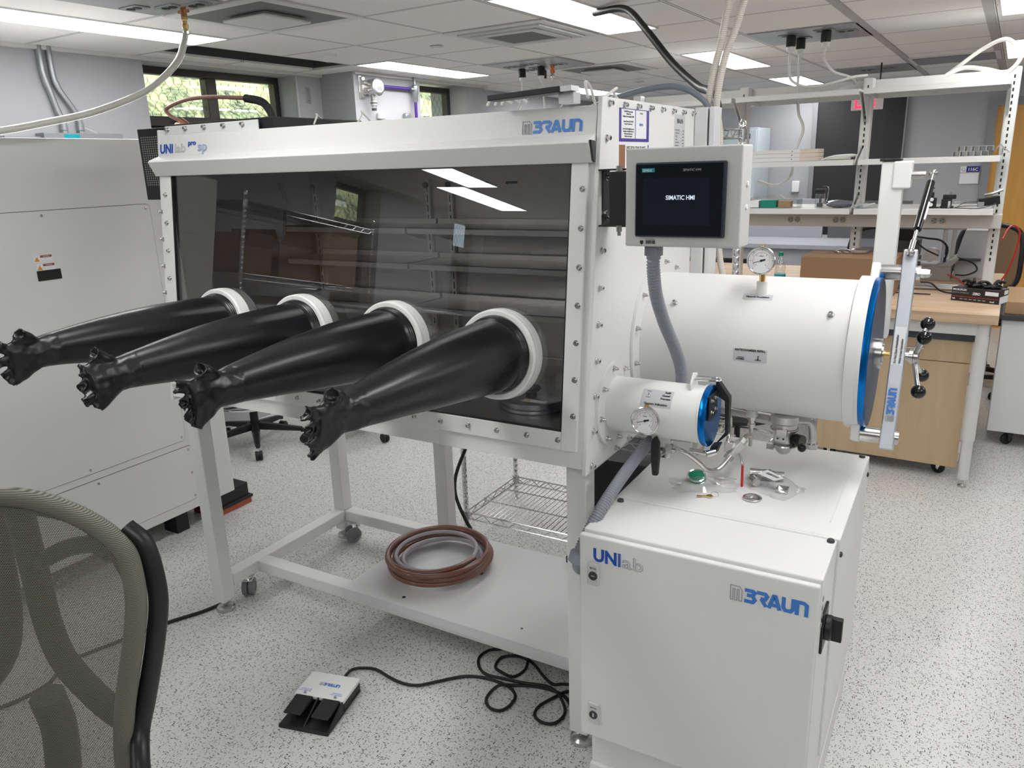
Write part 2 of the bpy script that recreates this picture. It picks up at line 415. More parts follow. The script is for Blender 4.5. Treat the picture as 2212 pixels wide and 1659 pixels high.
# left wall with two window recesses, and the pier between them
W1 = (2.965, 4.13); W2 = (5.13, 5.76); XP = -4.07; WS = 1.15
def wall(name, quads, m): struct(name, quads, m)
W3 = (-1.95, -1.36); W4 = (-3.80, -3.18)
b = B().box(X0 - .05, Y0, 0, X0, W4[0], ZC).box(X0 - .05, W4[1], 0, X0, W3[0], ZC).box(X0 - .05, W3[1], 0, X0, W1[0], ZC).box(X0 - .25, W1[0], 0, X0, W1[1], WS)
for w_ in (W3, W4): b.box(X0 - .25, w_[0], 0, X0, w_[1], WS).box(X0 - .25, w_[0] - .05, 0, X0 - .05, w_[0], ZC).box(X0 - .25, w_[1], 0, X0 - .05, w_[1] + .05, ZC).box(X0 - .27, w_[0], 2.35, X0, w_[1], ZC)
b.box(X0 - .25, W1[0] - .05, 0, X0 - .05, W1[0], ZC)
b.box(X0 - .25, W1[1], 0, X0 - .0, 4.383, ZC).box(X0 - .05, 4.383, 0, XP, W2[0], ZC).box(X0 + .0, W2[0], 0, XP, W2[1], WS).box(X0 - .05, W2[1], 0, XP, 6.05, ZC).box(X0 - .25, 6.05, 0, -4.25, Y1, ZC)
b.box(X0 - .27, W1[0], 2.35, X0, W1[1], ZC)
# behind the camera
b2 = [(-1.6, -.75), (-2.9, -2.0)]
wall('wall_left', b, wallm)
wall('wall_far', B().box(X0 - .25, Y1, 0, X1, Y1 + .1, ZC), wallm)
wall('wall_back', B().box(X0 - .05, Y0 - .1, 0, X1, Y0, ZC), wallm)
wall('wall_right', B().box(X1, Y0 - .1, 0, X1 + .1, Y1 + .1, ZC), wallm)
struct('trim_3', B().box(X0, Y0, ZC - .02, X0 + .03, 4.38, ZC).box(XP, 4.38, ZC - .02, XP + .03, 6.05, ZC), mat('white wall angle', (.66, .66, .65), .5))
struct('baseboard_far', B().box(-4.2, Y1 - .012, 0, X1, Y1, .1), darkgrey)

struct('trim_6', B().box(-.82, 3.0, ZC - .006, -.775, Y1, ZC).box(-.212, 3.0, ZC - .006, -.167, 3.88, ZC).box(-.235, 3.9, ZC - .006, -.19, Y1, ZC), mat('grey ceiling main runner', (.45, .44, .43), .5))
# windows: dark steel frames, wired glass, a panel sash below
winfr = mat('dark bronze window steel', (.055, .05, .05), .4, .4)
wirem = mat('wire in glass', (.10, .085, .06), .5, .5)
def wire_mesh(y0, y1, z0, z1, x):
    b = B(); p = .030; q = .050; k = 0
    y = y0; cols = int((y1 - y0) / p) + 1
    for c in range(cols):
        ya = y0 + c * p; s = 1 if c % 2 else -1; z = z0; pts = []
        while z <= z1 + .001:
            i = round((z - z0) / (q / 2)); off = p * .9 * (1 if (i // 1) % 4 in (0, 1) else -1) * s / 1.0
            pts.append((x, min(max(ya + off * .5, y0), y1), min(z, z1))); z += q / 2
        if len(pts) > 1: b.tube(pts, .0011, 3)
    return b
def window(n, x, y0, y1, z0, z1, mull, wire):
    f = B(); t = .045
    f.box(x, y0, z0, x + .06, y0 + t, z1).box(x, y1 - t, z0, x + .06, y1, z1).box(x, y0 + t, z1 - t, x + .06, y1 - t, z1).box(x, y0 + t, z0, x + .06, y1 - t, z0 + t)
    sill = z0 + (z1 - z0) * .0
    f.box(x, y0 + t, 2.0, x + .065, y1 - t, 2.06)
    f.box(x + .005, y0 + t, z0 + t, x + .02, y1 - t, 2.0)
    for ym in mull: f.box(x, ym - .04, z0 + t, x + .065, ym + .04, z1 - t)
    fr = struct('window_%d' % n, f, winfr, bevel=.004); 
    BASE[fr.name] = (V((0, 0, 0)), 'R')
    part('pane', B().box(x + .028, y0 + t, 2.06, x + .032, y1 - t, z1 - t), paneglass, fr, 0)
    if wire: part('wire_mesh', wire_mesh(y0 + t, y1 - t, 2.06, z1 - t, x + .030), wirem, fr, 0)
    l = B()
    for ym in [y0 + .3] + [m + .25 for m in mull]: l.box(x + .065, ym - .02, 1.99, x + .085, ym + .02, 2.02).box(x + .075, ym - .008, 2.0, x + .1, ym + .008, 2.05)
    part('latch', l, winfr, fr)
    return fr
window(1, -4.62, W1[0], W1[1], WS, 2.35, [3.55], True)
window(2, -4.3, W2[0], W2[1], WS, 2.35, [], True)
window(3, -4.62, W3[0], W3[1], WS, 2.35, [], True)
window(4, -4.62, W4[0], W4[1], WS, 2.35, [], True)
# outside: a planted bank
gm = mat('ivy and dry grass bank', (.2, .25, .08), .9); g = N(gm)
n1 = g.n('ShaderNodeTexNoise'); n1.inputs['Scale'].default_value = 1.6; n1.inputs['Detail'].default_value = 3; g.l(g.obj(), n1.inputs[0])
n2 = g.n('ShaderNodeTexNoise'); n2.inputs['Scale'].default_value = 22; n2.inputs['Detail'].default_value = 8; g.l(g.obj(), n2.inputs[0])
r1 = g.n('ShaderNodeMapRange'); r1.inputs[1].default_value = .4; r1.inputs[2].default_value = .6; g.l(n1.outputs[0], r1.inputs[0])
r2 = g.n('ShaderNodeMapRange'); r2.inputs[1].default_value = .38; r2.inputs[2].default_value = .62; g.l(n2.outputs[0], r2.inputs[0])
lo = g.mix(r2.outputs[0], (.04, .06, .03), (.30, .33, .18)); hi = g.mix(r2.outputs[0], (.40, .40, .16), (.72, .70, .36))
g.l(g.mix(r1.outputs[0], lo, hi), g.b.inputs['Base Color'])
bank = B(); nx, ny = 24, 60; vs = []; random.seed(3)
for j in range(ny + 1):
    for i in range(nx + 1):
        t = i / nx; vs.append((-4.75 - 4 * t, -6 + 20 * j / ny, 1.1 + 2.9 * t ** .8 + random.uniform(-.06, .06)))
bank.add(vs, [(j * (nx + 1) + i, j * (nx + 1) + i + 1, (j + 1) * (nx + 1) + i + 1, (j + 1) * (nx + 1) + i) for j in range(ny) for i in range(nx)])
solo('grassy_bank', bank, gm, 'steep bank of grass and ivy outside the basement windows', 'grass', 'R', kind='stuff')

# far wall: blackboard panels, doorway with wooden door, sign
blk = mat('black wall panel', (.022, .022, .024), .6)
def y8(u): return u
bl = struct('door_1', B().box(-1.81, 8.86, 0, -.99, 8.90, ZC - .02), blk)
dfr = mat('grey steel door frame', (.25, .25, .27), .5)
struct('trim_4', B().box(-1.86, 8.84, 0, -1.81, 8.90, ZC).box(-.99, 8.85, 0, -.975, 8.90, ZC), dfr)
d2 = struct('door_2', B().box(-.215, 8.87, 0, .75, 8.895, 2.09), oakdoor)
BASE[d2.name] = (V((0, 0, 0)), 'R')
part('door_hinge', B().cyl((-.215, 8.865, 1.68), (-.215, 8.865, 1.80), .012).cyl((-.215, 8.865, .28), (-.215, 8.865, .4), .012), chrome, d2)
struct('trim_5', B().box(-.285, 8.84, 0, -.215, 8.90, 2.16).box(.75, 8.84, 0, .82, 8.90, 2.16).box(-.215, 8.84, 2.09, .75, 8.90, 2.16), dfr)

# ------------------------------------------------------------------ ceiling luminaires, air grilles, service panels
whitem = mat('white metal trim', (.74, .74, .73), .4)
def luminaire(x0, y0, x1, y1, label):
    t = thing('ceiling_light', label, 'ceiling light', ((x0 + x1) / 2, (y0 + y1) / 2, ZC - .012), 'R', 'recessed ceiling luminaires')
    f = .012
    part('frame', B().box(x0, y0, ZC - .006, x1, y0 + f, ZC).box(x0, y1 - f, ZC - .006, x1, y1, ZC).box(x0, y0 + f, ZC - .006, x0 + f, y1 - f, ZC).box(x1 - f, y0 + f, ZC - .006, x1, y1 - f, ZC), whitem, t)
    part('diffuser', B().box(x0 + f, y0 + f, ZC - .004, x1 - f, y1 - f, ZC - .001), lampm, t, 0)
for x, y, lab in ((-3.825, 1.70, 'long ceiling light at the upper left, above the white machine'), (-3.825, 4.14, 'ceiling light before the second window, above the glovebox header'),
                  (-3.825, 6.58, 'narrow far ceiling light behind the middle plug panel'), (-1.99, 2.98, 'large bright ceiling light above the glovebox, cut by the top of the photo'),
                  (-1.99, 5.3, 'ceiling light behind the clear braided hoses'), (-1.99, 7.5, 'small far ceiling light above the bench shelving'),
                  (-.17, 3.9, 'ceiling light at the top right corner of the photo'), (-.17, 6.28, 'ceiling light at the right edge, lower of the two there'),
                  (-3.52, -1.95, 'ceiling light behind the camera on the window side'), (-.17, 1.4, 'ceiling light right of the camera'),
                  (-1.99, .25, 'ceiling light above the camera'), (-.17, -1.2, 'ceiling light behind the camera, right row'), (1.66, .54, 'ceiling light far to the right of the camera'),
                  (1.66, 2.98, 'ceiling light right of the bench, outside the photo'), (1.66, 5.4, 'far ceiling light right of the bench, outside the photo'), (1.66, -1.9, 'rearmost ceiling light behind the camera at right'), (-3.825, -3.1, 'rearmost ceiling light behind the camera on the window side')):
    luminaire(x, y, x + .30, y + 1.2, lab)
def cassette(x0, y0, label, core):
    t = thing('air_diffuser', label, 'air vent', (x0 + .305, y0 + .305, ZC - .04), 'R', 'square ceiling air outlets')
    x1, y1 = x0 + .61, y0 + .61; g0 = mat('grey vent paint', (.58, .59, .60), .45)
    for k, (a, z0, z1) in enumerate(((.0, 0, .006), (.055, .004, .014), (.11, .01, .02))):
        s = .05; b = B()
        for (u0, v0, u1, v1) in ((a, a, .61 - a, a + s), (a, .61 - a - s, .61 - a, .61 - a), (a, a + s, a + s, .61 - a - s), (.61 - a - s, a + s, .61 - a, .61 - a - s)):
            b.box(x0 + u0, y0 + v0, ZC - z1 - .004, x0 + u1, y0 + v1, ZC - z0 + 0)
        if k == 0 or not core: part('louvre_ring', b, g0 if k else whitem, t, 0, .004)
    if core: 
        part('core_plate', B().prism([(x0 + .17, y0 + .17, ZC - .02), (x0 + .44, y0 + .17, ZC - .02), (x0 + .44, y0 + .44, ZC - .02), (x0 + .17, y0 + .44, ZC - .02)], (0, 0, -.012)).box(x0 + .2, y0 + .2, ZC - .02, x0 + .41, y0 + .41, ZC), whitem, t, 0, .004)
        part('duct_throat', B().box(x0 + .05, y0 + .05, ZC - .006, x0 + .56, y0 + .56, ZC - .004), mat('vent throat grey', (.2, .2, .205), .5), t, 0)
    else: part('filter_mesh', B().box(x0 + .155, y0 + .155, ZC - .02, x0 + .455, y0 + .455, ZC - .012), mat('grey mesh', (.16, .165, .17), .7), t, 0)
cassette(-3.24 + .02, 2.31, 'stepped square air outlet near the upper left hose fitting', True)
cassette(-2.63, 3.53, 'square air outlet with a dark grey mesh centre beside the large light', False)
cassette(-3.02, 5.36, 'stepped air outlet behind the middle plug panel', True)
t = thing('slot_diffuser', 'long flat air slot in the ceiling above the right bench shelf', 'air vent', (-.5, 7.1, ZC - .02), 'R')
part('frame', B().box(-.79, 6.82, ZC - .008, -.2, 7.4, ZC), whitem, t, 0)
part('slots', B().box(-.76, 6.86, ZC - .012, -.23, 7.36, ZC - .008), grey, t, 0)
def svc_panel(x0, y0, x1, y1, label, plates):
    t = thing('service_panel', label, 'ceiling panel', ((x0 + x1) / 2, (y0 + y1) / 2, ZC - .02), 'R')
    part('panel', B().box(x0, y0, ZC - .006, x1, y1, ZC), mat('grey metal ceiling panel', (.42, .43, .44), .35, .3), t)
    for px, py in plates:
        b = B().box(px - .057, py - .035, ZC - .011, px + .057, py + .035, ZC - .006)
        pl = part('receptacle_plate', b, galv, t, 0, .002)
        part('receptacle', B().cyl((px + .02, py, ZC - .013), (px + .02, py, ZC - .011), .018).cyl((px - .025, py, ZC - .013), (px - .025, py, ZC - .011), .018), blackp, pl)
    return t
svc_panel(-3.23, 4.78, -2.64, 5.34, 'grey ceiling panel with several plug receptacles above the glovebox', [(-3.12, 5.0), (-3.0, 5.15), (-2.95, 4.95), (-3.12, 5.25), (-2.8, 5.1)])
svc_panel(-1.39, 4.76, -.81, 5.34, 'grey ceiling service panel with three plugs above the bench', [(-1.2, 4.95), (-1.17, 5.1), (-1.0, 4.9), (-.9, 5.0)])
svc_panel(-1.39, 7.2, -.81, 7.8, 'dark far ceiling service panel above the bench shelving', [(-1.15, 7.4), (-.98, 7.35)])
svc_panel(-3.23, 1.75, -2.8, 2.29, 'ceiling service panel at the top edge around the hose drop', [(-3.14, 2.12), (-3.02, 2.2), (-2.9, 2.24)])
def plug(x, y, label, group, orange=False):
    t = thing('twist_lock_plug', label, 'plug', (x, y, ZC - .10), 'R', group)
    if orange:
        part('collar', B().lathe([(.016, 0), (.016, .02), (.011, .024), (.011, .032), (.016, .036), (.016, .05)], (x, y, ZC - .06), n=14), orangep, t)
        part('valve_body', B().lathe([(.009, 0), (.012, .01), (.012, .035), (.008, .045)], (x, y, ZC - .105), n=12), chrome, t)
    else:
        part('shell', B().lathe([(.024, 0), (.027, .004), (.027, .055), (.023, .06)], (x, y, ZC - .072), n=18), blackp, t)
        part('cord_grip', B().lathe([(.010, 0), (.019, .006), (.022, .03)], (x, y, ZC - .102), n=16), plastw, t)
    return t
g1 = 'plugs under the ceiling panel above the glovebox'
pl1 = plug(-3.10, 5.10, 'black twist plug, leftmost under the panel above the glovebox', g1); pl2 = plug(-3.03, 5.28, 'black twist plug, lowest of the three above the glovebox', g1)
pl3 = plug(-2.94, 5.10, 'black twist plug beside the orange gas fitting', g1); pl4 = plug(-2.86, 5.12, 'orange and chrome gas fitting on the ceiling panel above the glovebox', g1, True)
g2 = 'plugs under the ceiling panel above the bench'
pl5 = plug(-1.185, 4.93, 'black twist plug, left one above the bench shelving', g2); pl6 = plug(-1.165, 5.08, 'black twist plug, middle and lowest above the bench shelving', g2); pl7 = plug(-.985, 4.88, 'black twist plug, right one above the bench shelving', g2)
def cable(name, pts, r, m, label, cat='cable', frame='R', n=8, sm=8, group=None, smooth=60):
    return solo(name, B().tube(spline(pts, sm), r, n), m, label, cat, frame, group, smooth)
z9 = ZC - .10
part('cord', B().tube(spline([(-3.10, 5.10, z9), (-3.1, 5.1, z9 - .05), (-3.0, 4.9, z9 - .17), (-2.75, 4.4, 1.98), (-2.6, 4.0, 1.95)], 8), .007, 8), cable_w, pl1, 60)
part('cord', B().tube(spline([(-3.03, 5.28, z9), (-3.03, 5.28, z9 - .06), (-2.98, 5.2, z9 - .2), (-2.8, 4.8, 1.94)], 8), .006, 8), cable_w, pl2, 60)
part('cord', B().tube(spline([(-2.94, 5.10, z9), (-2.94, 5.1, z9 - .04), (-3.03, 5.05, z9 - .12), (-3.0, 4.9, z9 - .22), (-2.8, 4.6, 1.94)], 8), .006, 8), cable_w, pl3, 60)
part('cord', B().tube(spline([(-2.86, 5.12, ZC - .105), (-2.8, 5.12, ZC - .11), (-2.72, 5.08, ZC - .2), (-2.78, 5.0, ZC - .33), (-3.0, 4.95, ZC - .37)], 8), .005, 8), cable_w, pl4, 60)
sh = 2.07
part('cord', B().tube(spline([(-1.185, 4.93, z9), (-1.185, 4.93, z9 - .1), (-1.17, 4.95, 2.12), (-1.1, 4.97, 2.085), (-1.0, 4.98, 2.085), (-.85, 5.02, 2.12), (-.79, 5.1, 2.13)], 8), .008, 8), cable_w, pl5, 60)
part('cord', B().tube(spline([(-1.165, 5.08, z9), (-1.165, 5.08, z9 - .1), (-1.17, 5.1, 2.09), (-1.16, 5.12, 1.95), (-1.13, 5.14, 1.85), (-1.18, 5.15, 1.7), (-1.2, 5.2, 1.58), (-1.3, 5.25, 1.52), (-1.42, 5.25, 1.55)], 8), .008, 8), cable_w, pl6, 60)
part('cord', B().tube(spline([(-.985, 4.88, z9), (-.985, 4.88, z9 - .06), (-.95, 4.97, z9 - .12), (-.87, 5.12, 2.12), (-.85, 5.22, 2.05)], 8), .008, 8), cable_w, pl7, 60)
cable('white_cable', [(-.38, 5.0, 2.09), (-.30, 5.0, 2.12), (-.2, 4.95, 2.10), (-.1, 4.9, 2.075), (-.05, 4.9, 2.15), (-.12, 5.0, 2.24), (-.22, 5.1, 2.22), (-.34, 5.15, 2.14), (-.4, 5.2, 2.1)], .011, cable_w, 'thick white cord arched over the right end of the bench top shelf')
for nm, x, y, lab in (('smoke_detector', -3.59, 3.66, 'white smoke detector on the ceiling by the open tile'),):
    t = thing(nm, lab, 'smoke detector', (x, y, ZC - .045), 'R')
    part('base', B().lathe([(.055, .03), (.055, .045)], (x, y, ZC - .045), n=28), plastw, t)
    part('sensor_head', B().lathe([(.02, 0), (.034, .004), (.046, .028)], (x, y, ZC - .043), n=28), plastw, t)
for x, y, lab in ((-2.92, 3.86, 'round white sprinkler cover near the mesh-centred air outlet'), (-2.93, 6.84, 'small round sprinkler cover far back on the ceiling')):
    solo('sprinkler_cover', B().lathe([(.036, .003), (.036, .008), (.03, .008)], (x, y, ZC - .012), n=28).lathe([(.028, 0), (.028, .004)], (x, y, ZC - .012), n=28), plastw, lab, 'sprinkler', 'R', 'sprinkler covers')

# hose drop at the upper left
t = thing('hose_valve', 'brass and copper ceiling hose valve with a barbed tail at the upper left', 'valve', (-3.0, 2.23, ZC - .11), 'R')
hx, hy = -2.99, 2.24
part('pipe', B().cyl((hx, hy, ZC), (hx, hy, ZC - .045), .012).box(hx - .03, hy - .006, ZC - .03, hx + .03, hy + .006, ZC - .018), copper, t)
part('valve_body', B().lathe([(.008, 0), (.014, .006), (.014, .02), (.010, .024), (.010, .036), (.014, .04), (.014, .05)], (hx, hy, ZC - .095), n=6), brass, t, 20)
part('hose_clamp', B().lathe([(.0125, 0), (.0125, .012)], (hx, hy, ZC - .112), n=14).box(hx + .01, hy - .006, ZC - .11, hx + .024, hy + .006, ZC - .1), chrome, t)
hm = glass_mat('clear vinyl hose wall', (.92, .92, .88), .12, 3, .12)
hh = [(hx, hy, ZC - .10), (-2.993, 2.225, 2.23), (-2.999, 2.19, 2.16), (-3.014, 2.112, 2.084), (-3.033, 2.01, 2.018), (-3.067, 1.824, 1.946), (-3.098, 1.656, 1.906), (-3.127, 1.501, 1.875), (-3.16, 1.35, 1.862), (-3.3, 1.15, 1.87)]
t = thing('clear_hose', 'clear plastic hose sagging from the ceiling valve to the left edge', 'hose', (-3.1, 1.7, 1.86), 'R')
part('hose_wall', B().tube(spline(hh, 8), .0135, 12), hm, t, 60)
part('hose_bore', B().tube(spline(hh, 8), .0112, 10), mat('pale milky bore', (.90, .90, .86), .3), t, 60)

# ------------------------------------------------------------------ things on the left wall
def rod(name, pts, r, m, label, cat, sm=6, n=12): return solo(name, B().tube(spline(pts, sm), r, n), m, label, cat, 'R', None, 60)
xw = X0 + .02
for k, (ya, yb, lab) in enumerate(((2.37, 2.43, 'left one of the two bent steel conduits on the left wall'), (2.42, 2.52, 'right one of the two bent steel conduits on the left wall'))):
    t = thing('steel_conduit', lab, 'conduit', (xw, ya, 1.93), 'R', 'steel conduits on the left wall')
    part('pipe', B().tube(spline([(xw, ya, ZC), (xw, ya, 2.24), (xw, ya + .015, 2.17), (xw, yb - .02, 2.06), (xw, yb, 2.0), (xw, yb, 1.95)], 6), .016, 12), galv, t, 60)
    part('coupling', B().cyl((xw, ya + .005, 2.20), (xw, ya + .012, 2.175), .0185).cyl((xw, yb, 1.985), (xw, yb, 1.955), .0195), galv, t)
    part('connector', B().lathe([(.021, 0), (.021, .015), (.017, .018), (.019, .03)], (xw, yb, 1.935), n=8), galv, t, 20)
t = thing('junction_trough', 'grey steel wiring trough on the left wall behind the white machine', 'wiring box', (xw, 2.48, 1.88), 'R')
part('box', B().box(X0 + .002, 2.28, 1.88, X0 + .09, 2.72, 1.937), mat('grey enclosure paint', (.24, .25, .26), .5), t, 0, .003)
part('label', B().box(X0 + .09, 2.385, 1.9, X0 + .0915, 2.47, 1.93), mat('cyan label', (.0, .32, .4), .5), t, 0)
part('trough', B().box(X0 + .002, 2.1, 1.70, X0 + .06, 2.28, 1.92), galv, t, 0)
cable('thin_wire', [(xw, 2.5, 1.98), (xw + .01, 2.56, 1.96), (xw + .02, 2.62, 1.93)], .002, cable_w, 'thin white wire above the wiring trough')
t = thing('switch_plate', 'steel wall plate on the left wall between windows and pier', 'wall plate', (X0, 4.25, 2.17), 'R')
part('plate', B().box(X0, 4.225, 2.17, X0 + .004, 4.275, 2.285), galv, t, 0, .002)
part('screw', B().cyl((X0 + .004, 4.25, 2.19), (X0 + .006, 4.25, 2.19), .004).cyl((X0 + .004, 4.25, 2.265), (X0 + .006, 4.25, 2.265), .004), chrome, t)
solo('surface_conduit', B().box(X0, 4.135, 1.2, X0 + .012, 4.150, 2.35), mat('white raceway', (.5, .5, .53), .5), 'thin white raceway running down the wall right of the first window', 'raceway', 'R')
solo('wall_fixture', B().box(X0, 1.98, 2.13, X0 + .02, 2.03, 2.27), galv, 'small grey fixture at the left edge of the photo on the left wall', 'wall plate', 'R', bevel=.004)
# gas detector on the pier
px, py = XP, 4.52
t = thing('gas_detector', 'steel gas detector head with round window on the wall pier', 'gas detector', (px, py, 2.12), 'R')
part('mounting_plate', B().box(px, 4.43, 2.19, px + .008, 4.46, 2.35).box(px, 4.44, 2.20, px + .03, 4.47, 2.34), stain, t, 0, .003)
part('housing', B().lathe([(.035, 0), (.055, .01), (.055, .07), (.05, .075)], (px + .02, py, 2.27), (1, 0, 0), 28), stain, t)
part('bezel', B().lathe([(.06, 0), (.062, .01), (.062, .025), (.05, .032), (.034, .032), (.034, .026)], (px + .085, py, 2.27), (1, 0, 0), 16), alu, t)
part('display_window', B().lathe([(.034, 0), (.034, .004)], (px + .108, py, 2.27), (1, 0, 0), 24), paper, t)
part('display_shade', B().box(px + .112, py - .012, 2.245, px + .114, py + .03, 2.275), grey, t)
part('boss', B().cyl((px + .04, py - .05, 2.30), (px + .04, py - .09, 2.30), .014).cyl((px + .04, py - .05, 2.235), (px + .04, py - .09, 2.235), .014), stain, t)
part('sensor', B().lathe([(.014, 0), (.02, .008), (.02, .02), (.024, .025), (.024, .06), (.02, .065), (.02, .1)], (px + .055, py, 2.12), (0, 0, 1), 18), stain, t)
part('sensor_band', B().cyl((px + .055, py, 2.158), (px + .055, py, 2.166), .0245).cyl((px + .055, py, 2.11), (px + .055, py, 2.135), .018), darkgrey, t)
t = thing('purple_conduit', 'purple coated conduit with grey elbow fitting beside the gas detector', 'conduit', (px + .03, 4.9, 1.9), 'R')
part('horizontal_pipe', B().cyl((px + .04, 4.58, 2.285), (px + .04, 4.98, 2.285), .012), purple, t)
part('vertical_pipe', B().cyl((px + .04, 5.02, 1.9), (px + .04, 5.02, 2.19), .012), purple, t)
part('elbow_fitting', B().lathe([(.014, 0), (.02, .01), (.02, .05), (.026, .06), (.026, .12), (.018, .13)], (px + .04, 5.02, 2.19), n=14).cyl((px + .04, 4.96, 2.285), (px + .04, 5.02, 2.285), .017), galv, t)
part('riser_pipe', B().cyl((px + .04, 5.02, 2.31), (px + .04, 5.02, ZC), .010), galv, t)
for k, (yy, zz, lab) in enumerate(((4.63, 2.055, 'small white sensor on the pier below the gas detector'), (4.93, 2.06, 'small steel wall box on the pier beneath the purple conduit'))):
    solo('wall_sensor', B().box(px, yy - .03, zz, px + .04, yy + .03, zz + .05), (plastw, galv)[k], lab, 'sensor', 'R', bevel=.01)

# far wall furniture and signs
t = thing('illuminated_sign', 'white sign with glowing red letters hanging above the bench', 'sign', (-1.03, 7.0, 2.03), 'R')
part('housing', B().box(-1.18, 6.98, 2.03, -.95, 7.02, 2.16), mat('pale grey sign housing', (.5, .47, .48), .5), t, 0, .004)
part('hanger', B().cyl((-.985, 7.0, 2.16), (-.985, 7.0, ZC), .006), blackp, t)
text('lettering', 'LAB', .088, (-1.155, 6.978, 2.050), (1, 0, 0), (0, 0, 1), mat('red sign letters', (.9, .02, .05), .4, emit=(1, .02, .06), es=2.2), t, .004)
t = thing('room_sign', 'blue and white room number sign beside the wooden door', 'sign', (-.38, 8.89, 1.385), 'R')
part('plate', B().box(-.46, 8.885, 1.385, -.30, 8.899, 1.55), paper, t, 0, .003)
part('blue_field', B().box(-.41, 8.882, 1.495, -.30, 8.885, 1.55), mat('sign navy', (.01, .02, .2), .4), t, 0)
part('gold_stripe', B().box(-.46, 8.882, 1.487, -.30, 8.885, 1.491), brass, t, 0)
text('lettering', '116C', .04, (-.40, 8.881, 1.508), (1, 0, 0), (0, 0, 1), inkw, t, .001)
part('accessible_symbol', B().ring((-.435, 8.884, 1.52), (0, -1, 0), .016, .003, sq=.002), inkg, t)
t = thing('tall_locker', 'pale blue-grey tall cabinet standing by the far wall left of the black panel', 'cabinet', (-2.49, 8.6, 0), 'R')
part('body', B().box(-2.70, 8.35, 0, -2.28, 8.85, 1.99), mat('pale blue steel', (.46, .53, .56), .4), t, 0, .006)
part('door', B().box(-2.69, 8.335, .02, -2.29, 8.35, 1.97), mat('pale blue steel door', (.50, .57, .60), .4), t, 0, .003)
part('nameplate', B().box(-2.40, 8.33, 1.88, -2.35, 8.335, 1.93), darkgrey, t, 0)
solo('wall_box', B().box(-2.03, 8.86, 1.32, -1.95, 8.9, 1.44), plastw, 'white thermostat box on the far wall left of the black panel', 'wall box', 'R', bevel=.01)

# ================================================================== THE GLOVEBOX (its own axes, frame G)
XL, XR = -2.47, -.795
def yf(z): return 1.72 + .115 * (z - .92)                    # the leaning front
FN = V((0, -1, .115)).normalized(); FU = V((0, .115, 1)).normalized()
gb = thing('glovebox', 'large white glovebox workstation on a steel stand with four black gloves and a tinted window', 'glovebox', ((XL + XR) / 2, 2.15, 0))
def side(x0, x1): return B().prism([(x0, yf(.905), .905), (x0, 2.56, .905), (x0, 2.56, 1.853), (x0, yf(1.853), 1.853)], (x1 - x0, 0, 0))
sp = part('side_panel', side(XR - .012, XR), white, gb, 0, .002)
sp2 = part('side_panel', side(XL, XL + .012), white, gb, 0, .002)
part('top_panel', B().box(XL + .012, 1.835, 1.80, XR - .012, 2.545, 1.806), white, gb, 0)
part('back_panel', B().box(XL + .012, 2.53, .94, XR - .012, 2.545, 1.80), white, gb, 0)
part('rear_duct', B().box(XR - .012, 2.60, 1.05, XR + .03, 2.68, 1.86).box(XR + .036, 2.60, 1.05, XR + .055, 2.68, 1.86), white2, gb, 0, .003)
# header
hd = part('header', B().prism([(XL + .0, 1.830, 1.834), (XL, 1.818, 1.766), (XL, 1.778, 1.752), (XL, 1.772, 1.746), (XL, 1.796, 1.699), (XL, 1.83, 1.699), (XL, 1.846, 1.834)], (XR - .014 - XL, 0, 0)), greyw, gb, 25, .0015)
part('end_cap', B().prism([(XR - .0135, 1.80, 1.75), (XR - .0135, 1.776, 1.752), (XR - .0135, 1.792, 1.705), (XR - .0135, 1.80, 1.70)], (.006, 0, 0)), darkgrey, hd, 0)
HO = V((0, 1.8325, 1.846)); HU = V((0, .012, .068)).normalized()
def hpt(x, z): t = (z - 1.766) / .068; return (x, 1.8175 + .012 * t - .0006, z)
text('lettering', 'UNI', .042, hpt(-2.459, 1.7755), (1, 0, 0), HU, blue, hd, .0014, .96, depth=.0003)
text('lettering', 'lab', .042, hpt(-2.382, 1.7755), (1, 0, 0), HU, inkg, hd, 0, 1.22, outline=.0005)
text('lettering', 'pro', .024, hpt(-2.312, 1.797), (1, 0, 0), HU, blue, hd, .0007, 1.15, depth=.0003)
text('lettering', 'sp', .045, hpt(-2.264, 1.7765), (1, 0, 0), HU, blue2, hd, 0, 1.22, outline=.0006)
braun(hd, hpt(-1.0155, 1.7745), (1, 0, 0), HU, .172, .0305)
for x in (-2.445, -2.35, -2.255, -2.16, -2.07): inst(capM, 'bolt', sp2, (x, 1.852, 1.858) if 0 else (x, 1.853, 1.853), rotto((0, -1, .2)))
part('top_flange', B().box(XL + .012, 1.852, 1.80, -2.0, 1.856, 1.865), white, gb, 0, .001)
# window frame on the leaning plane
def fp(x, z, off=0): return V((x, yf(z), z)) + FN * off
def fplate(x0, z0, x1, z1, o0, o1, b=None):
    b = b or B(); v = [fp(x, z, o) for o in (o0, o1) for (x, z) in ((x0, z0), (x1, z0), (x1, z1), (x0, z1))]
    return b.add(v, [(3, 2, 1, 0), (4, 5, 6, 7), (0, 1, 5, 4), (1, 2, 6, 5), (2, 3, 7, 6), (3, 0, 4, 7)])
wx0, wx1, wz0, wz1 = -2.402, -.868, 1.016, 1.703
b = B(); fplate(-2.452, .967, wx0, wz1, -.004, .008, b); fplate(wx1, .967, -.822, wz1, -.004, .008, b); fplate(wx0, .967, wx1, wz0, -.004, .008, b)
wf = part('window_frame', b, white, gb, 0, .0025)
b = B(); fplate(XL + .012, .92, -2.43, wz1, -.016, -.004, b); fplate(-.85, .92, XR - .012, wz1, -.016, -.004, b); fplate(-2.43, .92, -.85, 1.0, -.016, -.004, b)
part('front_flange', b, white, gb, 0, .001)
